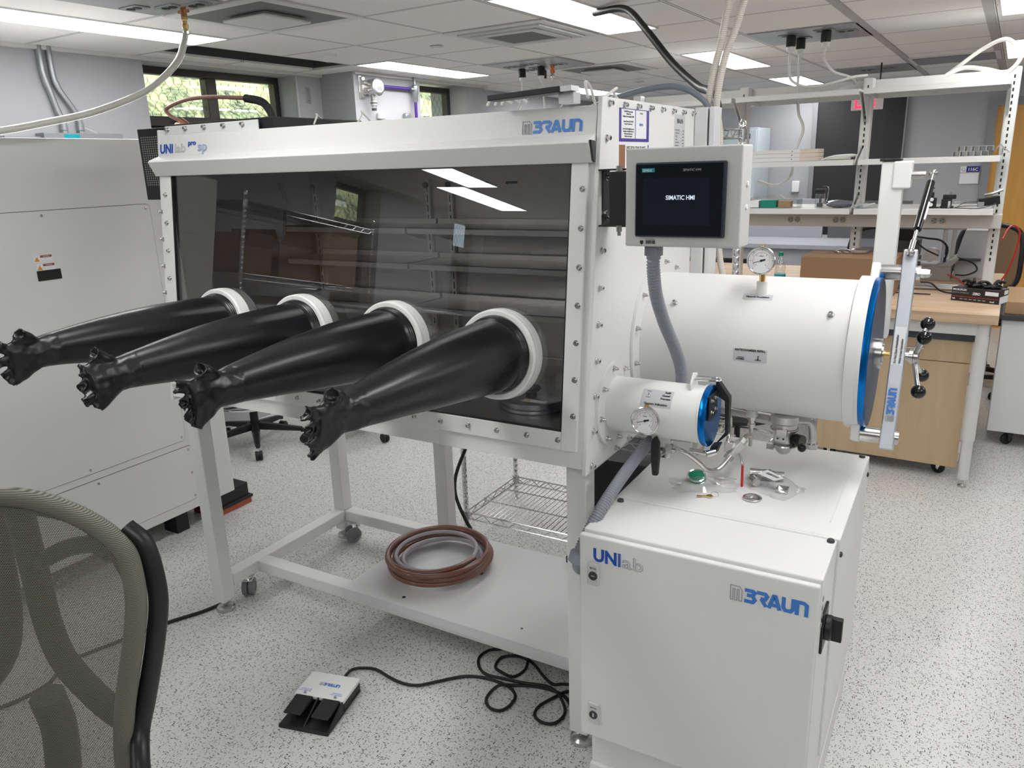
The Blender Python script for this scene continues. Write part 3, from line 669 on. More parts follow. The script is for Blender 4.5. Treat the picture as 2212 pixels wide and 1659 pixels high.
part('seal', fplate(wx0 - .0, wz0, wx1, wz0 + .004, -.004, .004, fplate(wx0, wz0 + .004, wx0 + .004, wz1, -.004, .004, fplate(wx1 - .004, wz0 + .004, wx1, wz1, -.004, .004))), blackp, wf, 0)
bq = rotto(FN)
for k in range(7): inst(boltM, 'bolt', wf, fp(-.8345, 1.063 + .0955 * k, .008), bq); inst(boltM, 'bolt', wf, fp(-2.428, 1.063 + .0955 * k, .008), bq)
for k in range(16): inst(boltM, 'bolt', wf, fp(-.876 - .0945 * k, .994, .008), bq)
for k in range(8):
    inst(domeM, 'dome_nut', sp, (XR - .012, yf(.923 + .0935 * k) + .034, .923 + .0935 * k), rotto((-1, 0, 0)))
    inst(capM, 'bolt', sp, (XR, yf(.923 + .0935 * k) + .034, .923 + .0935 * k), rotto((1, 0, 0)))
    if k: inst(domeM, 'dome_nut', sp2, fp(XL + .006, .923 + .0935 * k, -.002), bq)
inst(capM, 'bolt', sp, (XR, 1.851, 1.756), rotto((1, 0, 0)))
for k in range(8): inst(capM, 'bolt', sp, (XR, 1.867 + .0955 * k, 1.838), rotto((1, 0, 0)))
for k in range(7): inst(capM, 'bolt', sp, (XR, 1.92 + .095 * k, .918), rotto((1, 0, 0)))
part('window', fplate(wx0 + .001, wz0 + .001, wx1 - .001, wz1 + .004, -.006, -.0055), winglass, gb, 0, label='tinted reflective window pane')
# chamber lining, shelves
cf = .965
part('chamber_floor', B().box(XL + .013, 1.76, .955, XR - .013, 2.529, cf), staind, gb, 0)
part('chamber_wall', B().box(XL + .013, 2.522, cf, XR - .013, 2.529, 1.79), staind, gb, 0)
part('chamber_ceiling', B().box(XL + .013, 1.85, 1.79, XR - .013, 2.529, 1.797), staind, gb, 0)
part('chamber_end_wall', B().box(XR - .018, 1.84, cf, XR - .013, 2.52, 1.79), staind, gb, 0)
part('chamber_end_wall', B().box(XL + .013, 1.84, cf, XL + .018, 2.52, 1.79), staind, gb, 0)
part('chamber_seam', B().box(XL + .02, 2.512, .992, XR - .02, 2.522, .997), tubest, gb, 0)
shz = (1.478, 1.348, 1.188)
for z in shz:
    for x0, x1 in ((-1.778, -.86), (-2.40, -1.788)):
        s_ = part('interior_shelf', B().box(x0, 2.30, z + .009, x1, 2.50, z + .0115).prism([(x0 + .004, 2.30, z - .010), (x1 - .004, 2.30, z - .010), (x1, 2.30, z - .006), (x1, 2.30, z + .0115), (x0, 2.30, z + .0115), (x0, 2.30, z - .006)], (0, .0015, 0)).box(x0, 2.498, z + .0115, x1, 2.50, z + .03), stain, gb, 0)
        for xb in (x0 + .06, x1 - .06): part('bracket', B().prism([(xb, 2.34, z + .008), (xb, 2.505, z + .008), (xb, 2.505, z - .05), (xb, 2.47, z - .045), (xb, 2.34, z - .008)], (.002, 0, 0)), stain, s_, 0)
for x in (-2.46 + .03, -1.84, -1.735, -.90):
    r_ = part('shelf_rail', B().box(x, 2.508, 1.05, x + .022, 2.522, 1.655), stain, gb, 0)
    sl_ = B()
    for k in range(15): sl_.box(x + .009, 2.5075, 1.09 + .037 * k, x + .013, 2.5085, 1.115 + .037 * k)
    part('slots', sl_, blackp, r_, 0)
    part('knob', B().sph((x + .01, 2.50, 1.635), .012, 12), blackp, r_)
for x in (-1.578, -1.456): part('hook', B().box(x - .022, 2.515, 1.634, x + .022, 2.522, 1.642).cyl((x, 2.522, 1.638), (x, 2.49, 1.638), .005), blackp, gb)
part('rear_port', B().ring((-1.86, 2.52, 1.055), (0, -1, 0), .028, .01, sq=.01), tubest, gb)
part('rear_port', B().cyl((-2.12, 2.52, 1.15), (-2.12, 2.36, 1.15), .05, n=24), stain, gb)
tr = part('antechamber_inner_lid', B().lathe([(.105, 0), (.11, .004), (.11, .012), (.10, .014), (.10, .018), (.108, .02), (.108, .032), (.104, .034)], (-1.125, 2.05, cf), n=48), alu, gb)
part('lid_handle', B().cyl((-1.125, 2.03, cf + .034), (-1.125, 2.03, cf + .055), .018).lathe([(.028, 0), (.032, .006), (.028, .012)], (-1.125, 2.03, cf + .055), n=20), blackp, tr)
part('warning_label', B().box(-1.13, 1.975, cf + .0342, -1.05, 2.0, cf + .0346), paper, tr, 0)
part('warning_mark', B().prism([(-1.122, 1.98, cf + .0348), (-1.10, 1.98, cf + .0348), (-1.111, 1.997, cf + .0348)], (0, 0, .0003)), yellow, tr, 0)
part('inner_tubing', B().tube(spline([(-2.40, 2.3, 1.66), (-2.33, 2.25, 1.60), (-2.29, 2.2, 1.52), (-2.31, 2.2, 1.46), (-2.40, 2.25, 1.45)], 6), .007, 8), blackp, gb, 60)
# inner door of the small antechamber (seen through the right end of the window)
idr = part('inner_door', B().lathe([(.085, 0), (.088, .004), (.088, .018), (.084, .02)], (XR - .04, 1.90, 1.058), (-1, 0, 0), 36), bluem, gb)
part('door_latch', B().box(XR - .075, 1.80, 1.035, XR - .06, 1.83, 1.075).box(XR - .10, 1.795, 1.03, XR - .06, 1.80, 1.04), darkgrey, idr, 0, .002)
# glove ports and gloves
from mathutils import noise
def glove(cx, k, seed):
    random.seed(seed); zc = 1.205
    po = fp(cx, zc, 0)
    rg = part('glove_port_ring', B().lathe([(.104, -.006), (.104, .030), (.108, .034), (.118, .034), (.1225, .029), (.1225, .0225), (.119, .0215), (.119, .0195), (.1235, .0185), (.1245, .01), (.1245, -.006)], po, FN, 56, True), plastw, gb, label='white glove port ring')
    # cuff: the rolled rubber beads
    b = B(); rr = [(.100, .024)]
    for q in range(3): rr += [(.100, .030 + q * .008), (.1035, .033 + q * .008), (.100, .036 + q * .008)]
    rr += [(.097, .062), (.090, .062), (.090, .024)]
    b.lathe(rr, po, FN, 48, True)
    part('cuff', b, glovem, rg, 50)
    # arm and hand
    A = po + FN * .045
    tw = (0.10, -.22, .05, .30)[k]
    prof = [(0, .0985, 0), (.05, .0965, .002), (.12, .092, .006), (.19, .0865, .010), (.26, .080, .012), (.33, .073, .013), (.40, .0645, .014), (.46, .057, .013), (.52, .049, .012), (.56, .0445, .010)]
    dx = (0, -.02, -.012, -.005)[k]; dz = (.028, .004, .008, .0)[k]
    rings = []; n = 40
    for d, r, h in prof:
        c = A + V((dx * (d / .56) ** 2, -d, h + dz * (d / .56))); rg_ = []
        for j in range(n):
            a = 2 * PI * j / n; wv = 1 + .012 * noise.noise(V((math.cos(a) * 2, d * 7, math.sin(a) * 2 + seed)))
            sq = 1 - .16 * (d / .56) ** 3
            rg_.append(c + V((math.cos(a) * r * wv * sq, 0, math.sin(a) * r * wv)))
        rings.append(rg_)
    c0 = A + V((dx, -.56, .010 + dz))
    def hand(y, z, w_, t, x=0):
        ca, sa = math.cos(tw), math.sin(tw); r = []
        for j in range(n):
            a = 2 * PI * j / n; lx = math.cos(a) * t + x; lz = math.sin(a) * w_ + z
            r.append(c0 + V((lx * ca + lz * sa, -y, -lx * sa + lz * ca)))
        return r
    rings += [hand(.025, -.002, .042, .030), hand(.045, -.006, .049, .027), hand(.065, -.012, .056, .024), hand(.085, -.016, .060, .021), hand(.10, -.018, .057, .017)]
    b = B(); b.loft(rings)
    ca, sa = math.cos(tw), math.sin(tw)
    def hp(x, y, z): return c0 + V((x * ca + z * sa, -y, -x * sa + z * ca))
    # five finger stubs, drawn inward and open at the tips
    F_ = [((0, .03, .020), (.006, .052, .046), (.010, .072, .062), .022, .0175), ((0, .082, .020), (-.004, .104, .026), (-.004, .124, .032), .0165, .0150), ((0, .088, -.006), (.0, .108, -.006), (.002, .128, -.008), .0155, .0135),
          ((0, .084, -.032), (.003, .102, -.038), (.004, .120, -.046), .0150, .0130), ((0, .074, -.052), (.004, .088, -.062), (.004, .102, -.074), .0145, .0120)]
    tips = B()
    for fi, (p, q, e, r0, r1) in enumerate(F_):
        j = random.uniform(-.006, .006); e = (e[0] + j, e[1] + random.uniform(-.010, .012), e[2] + j)
        q = (q[0] + j * .5, q[1], q[2])
        P = spline([hp(*p), hp(*q), hp(*e)], 4); L = len(P) - 1
        rf = lambda i, r0=r0, r1=r1: r0 + (r1 - r0) * math.sin(i / L * PI / 2) if i < L else r1 * 1.22
        k0 = len(b.v); b.tube(P, .01, 14, rf=rf); ex = (hp(1, 0, 0) - hp(0, 0, 0)).normalized(); fl = .8 if fi == 0 else .62
        for vi in range(k0, len(b.v)):
            c_ = P[(vi - k0) // 14]; b.v[vi] = b.v[vi] - ex * ((b.v[vi] - c_).dot(ex) * (1 - fl))
    me = bpy.data.meshes.new('glove'); base, _ = BASE[gb.name]
    me.from_pydata([v - base for v in b.v], [], b.f); fixn(me)
    o = bpy.data.objects.new('glove', me); COL.objects.link(o)
    m = o.modifiers.new('r', 'REMESH'); m.mode = 'VOXEL'; m.voxel_size = .0038
    m = o.modifiers.new('s', 'SMOOTH'); m.factor = .6; m.iterations = 3
    dg = bpy.context.evaluated_depsgraph_get(); dg.update(); me2 = bpy.data.meshes.new_from_object(o.evaluated_get(dg)); me2.name = 'glove'
    # dimple the stub ends where the finger tips are pulled inside, and crease the palm
    tipsw = []
    for (p, q, e, r0, r1) in F_: tipsw.append((hp(*e) - base, (hp(*e) - hp(*q)).normalized(), r1))
    for v in me2.vertices:
        for c, d, r in tipsw:
            rel = v.co - c; ax = rel.dot(d); rad = (rel - d * ax).length
            if ax > -.02 and rad < r * .82: v.co -= d * (.016 * (1 - (rad / (r * .82)) ** 2))
        dy = (c0 - base).y - v.co.y
        if dy > -.02: v.co.x += .0035 * noise.noise(v.co * 45 + V((seed, 0, 0)))
    bpy.data.objects.remove(o); me2.materials.clear(); me2.materials.append(glovem)
    me2.polygons.foreach_set('use_smooth', [True] * len(me2.polygons))
    o = bpy.data.objects.new('glove', me2); COL.objects.link(o); o.parent = gb; o['label'] = 'black rubber glove inflated straight out of its port'
for k, cx in enumerate((-2.158, -1.793, -1.428, -1.062)): glove(cx, k, 11 + k)

# ---- stand
lw = .06
def leg(x, y, z1): return part('leg', B().box(x - lw / 2, y - lw / 2, .045, x + lw / 2, y + lw / 2, z1), white, gb, 0, .004)
for x in (-2.436, -.846):
    for y in (1.795, 2.513): leg(x, y, .92)
part('leg', B().box(-1.86, 2.483, .15, -1.80, 2.543, .92), white, gb, 0, .004)
footM = B().lathe([(.037, 0), (.038, .006), (.036, .014), (.026, .021), (.009, .024), (.009, .05)], (0, 0, 0), n=28)
footM = mesh_of('levelling_foot', footM, tubest)
for x in (-2.436, -.846):
    for y in (1.795, 2.513): inst(footM, 'levelling_foot', gb, (x, y, 0))
part('frame_beam', B().box(-2.406, 1.767, .918, -.876, 1.81, .955), white, gb, 0, .003)
part('frame_beam', B().box(-2.406, 2.49, .88, -.876, 2.54, .945), white, gb, 0, .003)
part('frame_beam', B().box(-2.46, 1.826, .88, -2.41, 2.484, .945), white, gb, 0, .003)
part('frame_beam', B().box(-.866, 1.826, .88, -.816, 2.484, .918), white, gb, 0, .003)
part('gusset', B().prism([(-.876, 1.78, .918), (-.876, 1.78, .895), (-.882, 1.78, .911), (-.90, 1.78, .918)], (0, .02, 0)), white, gb, 0)
part('side_rail', B().box(-2.46, 1.825, .10, -2.40, 2.484, .15), white, gb, 0, .004)
part('side_rail', B().box(-.876, 1.825, .10, -.816, 2.484, .15), white, gb, 0, .004)
part('cross_rail', B().box(-2.40, 1.95, .10, -.876, 2.01, .1495), white, gb, 0, .004)
part('cross_rail', B().box(-2.40, 2.484, .10, -.876, 2.542, .15), white, gb, 0, .004)
part('base_shelf', B().box(-1.93, 1.946, .150, -.86, 2.53, .156).box(-1.93, 1.943, .118, -.86, 1.946, .156), white2, gb, 0, .001)
part('shelf_hole', B().cyl((-1.672, 1.995, .1555), (-1.672, 1.995, .1565), .007).cyl((-1.18, 2.02, .1555), (-1.18, 2.02, .1565), .0045), blackp, gb)
def caster(parent, x, y, z, r, rz, m1=grey, m2=chrome, twin=True, name='caster'):
    ca, sa = math.cos(rz), math.sin(rz); T = lambda a, b_, c: V((x + a * ca - b_ * sa, y + a * sa + b_ * ca, c))
    b = B(); b.cyl(T(0, 0, z - .004), T(0, 0, z), r * .9).cyl(T(0, 0, z - .02), T(0, 0, z - .004), r * .45)
    for s in (-1, 1) if not twin else (0,):
        w_ = r * .35
        q = [T(s * r * .62 - .0015 + a, b_, c) for a in (0, .003) for (b_, c) in ((-r * .5, z - .02), (r * .5, z - .02), (-r * .15 + r * .5, r * .9), (r * .1, r * .75))]
        b.add(q, [(0, 1, 2, 3), (7, 6, 5, 4), (0, 4, 5, 1), (1, 5, 6, 2), (2, 6, 7, 3), (3, 7, 4, 0)])
    b.add([T(s * r * .62, bb, z - h) for s in (-1, 1) for bb, h in ((-r * .55, .02), (r * .55, .02), (r * .55, .024), (-r * .55, .024))], [(0, 1, 2, 3), (7, 6, 5, 4), (0, 4, 5, 1), (1, 5, 6, 2), (2, 6, 7, 3), (3, 7, 4, 0)])
    q = part(name, b, m2, parent, 35)
    for s in ((-.36, .36) if twin else (0,)):
        wl = B().lathe([(r * .55, -.28 * r), (r * .92, -.26 * r), (r, -.15 * r), (r, .15 * r), (r * .92, .26 * r), (r * .55, .28 * r)], T(s * r, r * .35, r), T(1, 0, 0) - T(0, 0, 0), 24, True)
        wl.lathe([(1e-4, -.2 * r), (r * .56, -.2 * r), (r * .56, .2 * r), (1e-4, .2 * r)], T(s * r, r * .35, r), T(1, 0, 0) - T(0, 0, 0), 24)
        part('wheel', wl, m1, q)
    return q
for x, y, a in ((-2.43, 1.91, .6), (-2.36, 2.50, 2.6), (-.85, 1.91, .3), (-.92, 2.5, 2.2)): caster(gb, x, y, .10, .037, a)

# ---- large antechamber
ay, az, ar = 2.27, 1.173, .197
ante = part('large_antechamber', B().lathe([(ar, 0), (ar, .585), (.206, .587), (.206, .60), (.19, .60)], (XR, ay, az), (1, 0, 0), 96), white, gb, 40)
AX = (1, 0, 0)
part('wall_flange', B().lathe([(.248, 0), (.248, .008), (.19, .008)], (XR + .0005, ay, az), AX, 72), white, ante, 40)
for k in range(14):
    a = 2 * PI * (k + .35) / 14; inst(domeM, 'dome_nut', ante, (XR + .008, ay + .228 * math.cos(a), az + .228 * math.sin(a)), rotto(AX))
def sil_pt(x, a, off=0): return V((x, ay + (ar + off) * math.cos(a), az + (ar + off) * math.sin(a)))
for x, dg_ in ((-.70, 138), (-.28, 140)): inst(capM, 'stud', ante, sil_pt(x, math.radians(dg_)), rotto((0, math.cos(math.radians(dg_)), math.sin(math.radians(dg_)))))
door = part('chamber_door', B().lathe([(.205, 0), (.207, .003), (.207, .015), (.203, .018)], (-.196, ay, az), AX, 96), bluem, ante, 40, label='blue anodised round door')
part('door_face', B().lathe([(.2025, 0), (.2025, .0006)], (-.1782, ay, az), AX, 96), blued, door, 40)
part('door_boss', B().lathe([(.042, 0), (.042, .016), (.028, .018), (.028, .02)], (-.1775, ay, az), AX, 36), tubest, door)
part('spindle', B().cyl((-.16, ay, az), (-.128, ay, az), .009).cyl((-.142, ay, az), (-.118, ay, az), .013, n=6), brass, door)
# swing arm (flat aluminium bar) carried on two standoffs
pA = V((-.122, ay + .066, az + .214)); pB = V((-.122, ay - .080, az - .207)); dr = (pA - pB).normalized()
arm = part('door_arm', B().bar(pB - dr * .035, pA + dr * .058, .034, .056, (0, 1, 0)), alum, ante, 0, .003)
fwd = V((0, -1, 0)); an = (fwd - dr * fwd.dot(dr)).normalized()
def on_arm(t, off=0): return pB + (pA - pB) * t + an * (.028 + off)
for nm, P_ in (('standoff', pA), ('standoff', pB)):
    part(nm, B().cyl((-.19, P_.y, P_.z), (-.140, P_.y, P_.z), .021, n=24), tubest, arm); part('washer', B().cyl((-.105, P_.y, P_.z), (-.095, P_.y, P_.z), .019, n=24), tubest, arm)
part('acorn_nut', B().lathe([(.013, 0), (.013, .014), (.011, .024), (1e-4, .03)], (-.095, pA.y, pA.z), AX, 6).cyl((-.101, pA.y, pA.z), (-.093, pA.y, pA.z), .02), tubest, arm, 20)
for P_, s in ((pA, 1), (pB, -1)):
    d = V((0, P_.y - ay, P_.z - az)).normalized(); t_ = V((0, -d.z, d.y)); c = V((0, ay, az)); q = []
    for a_, h in ((-.05, .185), (-.03, .245), (.03, .245), (.05, .185)): q.append(c + d * h + t_ * a_ + V((-.212, 0, 0)))
    part('hinge_lug', B().prism(q, (.022, 0, 0)), white, ante, 0, .004)
part('collar', B().lathe([(ar, 0), (ar + .012, .004), (ar + .012, .03), (ar, .033)], (-.235, ay, az), AX, 96), white, ante, 40)
part('warning_label', B().add([on_arm(t, .0008) + V((s * .013, 0, 0)) for t, s in ((.43, -1), (.43, 1), (.66, 1), (.66, -1))], [(0, 1, 2, 3)]), paper, arm, 0)
part('maker_label', B().add([on_arm(t, .0008) + V((s * .013, 0, 0)) for t, s in ((.09, -1), (.09, 1), (.30, 1), (.30, -1))], [(0, 1, 2, 3)]), stickerg, arm, 0)
text('lettering', 'Do Not Open Antechamber', .0085, on_arm(.44, .0016) + V((-.002, 0, 0)), dr, V((-1, 0, 0)), ink, arm, .0001, .78, depth=.0002)
text('lettering', 'While Under Evacuation', .0085, on_arm(.44, .0016) + V((.010, 0, 0)), dr, V((-1, 0, 0)), ink, arm, .0001, .78, depth=.0002)
braun(arm, on_arm(.095, .0016) + V((.010, 0, 0)), dr, V((-1, 0, 0)), .088, .02)
hub = part('clamp_hub', B().lathe([(.012, 0), (.012, .008), (.019, .009), (.019, .018), (.026, .02), (.026, .030), (.018, .034), (.010, .034)], (-.105, ay, az), AX, 28), tubest, arm)
for k in range(4):
    a = math.radians(48 + 90 * k); d = V((.22, math.cos(a), math.sin(a))).normalized(); p0 = V((-.085, ay, az)) + d * .016; p1 = p0 + d * .078
    h_ = part('star_handle', B().cyl(p0, p1, .0065, n=14), tubest, hub); part('ball_knob', B().sph(p1 + d * .012, .0185, 20), blackg, h_)
# column and gas spring that hold the arm
colm = part('lift_column', B().box(-.232, 2.535, 1.16, -.172, 2.595, 1.676).box(-.20, 2.528, 1.60, -.152, 2.60, 1.676), white, ante, 0, .004)
part('column_cap', B().box(-.238, 2.53, 1.676, -.182, 2.60, 1.684), blackp, colm, 0, .003)
part('column_bracket', B().box(-.232, 2.44, 1.18, -.212, 2.54, 1.26), white, colm, 0, .002)
g0 = V((-.098, 2.54, 1.640)); g1_ = V((-.122, pA.y + dr.y * .046, pA.z + dr.z * .046)) + an * .04
part('pivot', B().cyl((-.156, 2.545, 1.637), (-.116, 2.545, 1.637), .0135).sph(g0, .0115), tubest, colm)
gs = part('gas_spring', B().cyl(g0.lerp(g1_, .12), g0.lerp(g1_, .72), .011), blackg, colm)
part('piston_rod', B().cyl(g0, g0.lerp(g1_, .12), .007).cyl(g0.lerp(g1_, .72), g1_, .0045).cyl(g0.lerp(g1_, .86), g1_, .0075).sph(g1_, .0115).cyl(g1_, g1_ - an * .02, .006), tubest, gs)
part('spring_label', B().bar(g0.lerp(g1_, .38) + V((.010, -.004, 0)), g0.lerp(g1_, .60) + V((.010, -.004, 0)), .006, .006, (0, 1, 0)), paper, gs, 0)
# labels on the cylinder (curved with it)
def curved(x0, x1, a0, a1, off, m, parent, name='label'):
    b = B(); n = 8; vs = []
    for k in range(n + 1):
        a = math.radians(a0 + (a1 - a0) * k / n)
        for x in (x0, x1): vs.append(sil_pt(x, a, off))
    b.add(vs, [(2 * k, 2 * k + 1, 2 * k + 3, 2 * k + 2) for k in range(n)]); return part(name, b, m, parent, 60)
def cyltext(s, x, a, size, parent, bold=.0002, sx=1):
    r_ = math.radians(a); n_ = V((0, math.cos(r_), math.sin(r_))); u = V((0, math.sin(r_), -math.cos(r_))); u = -u if u.z < 0 else u
    return text('lettering', s, size, sil_pt(x, r_, .0012), (1, 0, 0), u, ink, parent, bold, sx, 'CENTER', depth=.0002)
curved(-.515, -.425, 172, 182, .0006, stickerg, ante)
cyltext('ANTECHAMBER REFILL', -.47, 173.6, .0085, ante, sx=.95); cyltext('CLOSED', -.495, 180.6, .006, ante); cyltext('OPEN', -.448, 180.6, .006, ante)
part('valve_symbol', B().box(-.503, ay - ar - .0016, az + .004, -.485, ay - ar - .0012, az + .0055).box(-.449, ay - ar - .0016, az - .001, -.4465, ay - ar - .0012, az + .012), ink, ante, 0)
curved(-.515, -.435, 124, 130, .0006, stickerg, ante)
cyltext('Vacuum Indication', -.475, 127.8, .0085, ante)
def gauge(parent, c, nrm, r, d):
    nrm = V(nrm).normalized(); q = part('pressure_gauge', B().lathe([(r * .9, 0), (r * .96, .004), (r * .96, d * .75), (r * 1.04, d * .8), (r * 1.04, d), (r * .97, d + .002), (r * .92, d), (r * .92, d * .85), (1e-4, d * .85)], V(c) - nrm * d, nrm, 40), tubest, parent)
    base = V(c) - nrm * d * .13
    part('dial', B().lathe([(r * .92, 0), (r * .92, .0006)], base, nrm, 40), paper, q)
    u = V((0, 0, 1)); u = (u - nrm * u.dot(nrm)).normalized(); x = u.cross(nrm).normalized()
    T = lambda a, rr: base + nrm * .0011 + (x * math.cos(math.radians(a)) + u * math.sin(math.radians(a))) * rr
    b = B(); b2_ = B()
    for k in range(31):
        a = 225 - 270 * k / 30; l_ = .12 if k % 5 == 0 else .06
        b.bar(T(a, r * .74), T(a, r * (.74 + l_)), .0006 if k % 5 else .001, .0004, nrm)
    for k in range(40):
        a = 225 - 270 * k / 39; b2_.bar(T(a, r * .62), T(a - 5, r * .62), .0007, .0004, nrm)
    part('scale', b, ink, q, 0); part('inner_scale', b2_, redink, q, 0)
    nd = B(); nd.bar(T(197, r * .62), T(197, 0), .0012, .0008, nrm).lathe([(r * .09, 0), (r * .09, .0015)], base + nrm * .001, nrm, 14).bar(T(17, 0), T(17, r * .3), .0045, .0008, nrm); part('needle', nd, ink, q, 0)
    for v_, a in enumerate((225, 180, 135, 90, 45, 0, -45)): text('lettering', str(v_), r * .13, T(a, r * .5) - x * r * .04, x, u, ink, q, 0, depth=.0001)
    text('lettering', 'mbar', r * .16, T(90, r * .3) , x, u, ink, q, 0, 1, 'CENTER', depth=.0001)
    part('fill_plug', B().cyl(V(c) - nrm * d * .4 + u * r * .95, V(c) - nrm * d * .4 + u * r * 1.14, .006), brass, q)
    return q
tocam = V((.05, -.98, .19))
gp = V((-.468, 2.15, 1.432))
q = gauge(ante, gp + V((0, -.015, 0)), tocam, .036, .026)
part('gauge_stem', B().cyl((-.468, 2.165, 1.34), (-.468, 2.165, 1.40), .009), brass, q); part('stem_collar', B().cyl((-.468, 2.165, 1.33), (-.468, 2.165, 1.372), .015), white, ante)

# ---- small antechamber
by, bz, br_ = 1.90, 1.058, .0755
sm = part('small_antechamber', B().lathe([(br_, 0), (br_, .255), (.079, .257), (.079, .262), (.07, .262)], (XR, by, bz), AX, 64), white, gb, 40)
part('wall_flange', B().lathe([(.12, 0), (.12, .008), (.07, .008)], (XR + .0005, by, bz), AX, 56), white, sm, 40)
for k in range(8):
    a = 2 * PI * (k + .2) / 8; inst(domeM, 'dome_nut', sm, (XR + .008, by + .104 * math.cos(a), bz + .104 * math.sin(a)), rotto(AX))
sd = part('chamber_door', B().lathe([(.080, 0), (.0815, .003), (.0815, .013), (.079, .0155)], (-.532, by, bz), AX, 64), bluem, sm, 40, label='blue anodised small round door')
part('hinge_plate', B().box(-.516, by - .052, bz + .0, -.510, by + .02, bz + .066), blackm, sd, 0, .003)
part('latch_bracket', B().prism([(-.514, by + .01, bz + .098), (-.49, by + .01, bz + .066), (-.478, by + .01, bz + .05), (-.478, by + .01, bz - .05), (-.515, by + .01, bz - .088), (-.486, by + .01, bz - .045), (-.49, by + .01, bz + .04), (-.516, by + .01, bz + .055)], (0, .022, 0)), blackm, sd, 0, .001)
for dy in (-.04, -.005):
    for dz in (.022, .052): inst(capM, 'screw', sd, (-.510, by + dy, bz + dz), rotto(AX), .55)
part('latch_loop', B().tube(spline([(-.566, by - .008, bz + .094), (-.51, by - .006, bz + .097), (-.50, by + .002, bz + .098), (-.51, by + .012, bz + .099), (-.566, by + .012, bz + .098)], 4), .003, 8), chrome, sm)
part('latch_ear', B().prism([(-.572, by - .03, bz + .068), (-.572, by + .03, bz + .068), (-.572, by + .022, bz + .105), (-.572, by - .005, bz + .112), (-.572, by - .03, bz + .085)], (.006, 0, 0)), white, sm, 0, .002)
part('door_hinge', B().box(-.568, by - .02, bz - .105, -.56, by + .02, bz - .072), white, sm, 0, .002)
part('hinge_pin', B().cyl((-.565, by - .03, bz - .092), (-.52, by - .03, bz - .094), .006).cyl((-.52, by - .035, bz - .095), (-.50, by - .02, bz - .09), .009).cyl((-.545, by - .03, bz - .10), (-.545, by + .02, bz - .10), .005), tubest, sm)
part('hinge_arm', B().prism([(-.512, by - .02, bz - .075), (-.49, by - .02, bz - .07), (-.50, by - .02, bz - .098), (-.52, by - .02, bz - .10)], (0, .03, 0)), blackm, sm, 0, .002)
# sticker on the small chamber
def scurved(x0, x1, a0, a1, off, m, nm='label'):
    b = B(); n = 8; vs = []
    for k in range(n + 1):
        a = math.radians(a0 + (a1 - a0) * k / n)
        for x in (x0, x1): vs.append(V((x, by + (br_ + off) * math.cos(a), bz + (br_ + off) * math.sin(a))))
    b.add(vs, [(2 * k, 2 * k + 1, 2 * k + 3, 2 * k + 2) for k in range(n)]); return part(nm, b, m, sm, 60)
scurved(-.69, -.607, 122, 160, .0005, stickerg)
def stext(s, x, a, size, bold=.0002, sx=1, al='CENTER'):
    r_ = math.radians(a); n_ = V((0, math.cos(r_), math.sin(r_))); u = V((0, -math.sin(r_), math.cos(r_))); u = -u if u.z < 0 else u
    return text('lettering', s, size, V((x, by, bz)) + n_ * (br_ + .0011), (1, 0, 0), u, ink, sm, bold, sx, al, depth=.0002)
stext('Refill', -.614, 129, .0075, al='RIGHT'); stext('Closed', -.614, 136, .0075, al='RIGHT'); stext('Evacuate', -.611, 143, .0075, al='RIGHT'); stext('Vacuum Indication', -.648, 155.5, .0084)
def nline(x, a0, a1, hw):
    b = B(); vs = []
    for a in (a0, a1):
        r_ = math.radians(a)
        for s in (-hw, hw): vs.append(V((x + s, by, bz)) + V((0, math.cos(r_), math.sin(r_))) * (br_ + .0011))
    return b.add(vs, [(0, 1, 3, 2)])
part('valve_symbol', B().add(nline(-.672, 131.5, 137, .0008).v, [(0, 1, 3, 2)]).add(nline(-.672, 127, 128, .006).v, [(0, 1, 3, 2)]).add(nline(-.672, 140.4, 141.2, .006).v, [(0, 1, 3, 2)]), ink, sm, 0)
q = gauge(sm, (-.668, by - .092, bz - .008), (.02, -1, .06), .0365, .03)
# valve plate, three-way handle, tubing
part('valve_plate', B().box(-.674, by - .02, bz - .13, -.622, by - .014, bz - .055), white, sm, 0, .004)
vz = bz - .112
hv = part('selector_valve', B().cyl((-.645, by - .05, vz), (-.645, by + .02, vz), .012, n=6).cyl((-.638, by - .03, vz), (-.638, by - .02, vz), .016, n=6), tubest, sm, 20)
part('selector_handle', B().prism([(x_ - .042, by - .058, vz + z_ * .85 + .01) for x_, z_ in ((-.618, .04), (-.607, .052), (-.597, .03), (-.596, -.02), (-.600, -.08), (-.616, -.082), (-.621, -.03), (-.621, .02))], (0, .014, 0)), blackp, hv, 0, .004)
part('vacuum_tube', B().tube(spline([(-.622, 1.88, .958), (-.60, 1.88, .958), (-.580, 1.885, .950), (-.555, 1.92, .915), (-.541, 1.95, .885), (-.527, 1.98, .874), (-.514, 2.0, .880), (-.497, 2.03, .905)], 6), .0062, 12), tubest, gb, 60)
part('tube_fitting', B().cyl((-.632, 1.88, .958), (-.614, 1.88, .958), .013, n=6).cyl((-.614, 1.88, .958), (-.604, 1.88, .958), .0095, n=12), tubest, gb, 20)
vx, vy, vzz = -.489, 2.05, .918
bvv = part('ball_valve', B().bar((vx - .012, vy - .01, vzz - .016), (vx + .012, vy + .012, vzz + .018), .022, .024).cyl((vx - .018, vy - .02, vzz - .026), (vx - .010, vy - .012, vzz - .014), .014, n=6).cyl((vx + .010, vy + .014, vzz + .016), (vx + .018, vy + .022, vzz + .028), .0125, n=6).box(vx - .030, vy - .01, vzz - .008, vx - .008, vy + .012, vzz + .020), stain, gb, 20, .002)
part('lever', B().tube([(vx + .012, vy - .01, vzz - .006), (vx + .022, vy - .02, vzz - .022), (vx + .026, vy - .022, vzz - .040)], .003, 8), tubest, bvv)
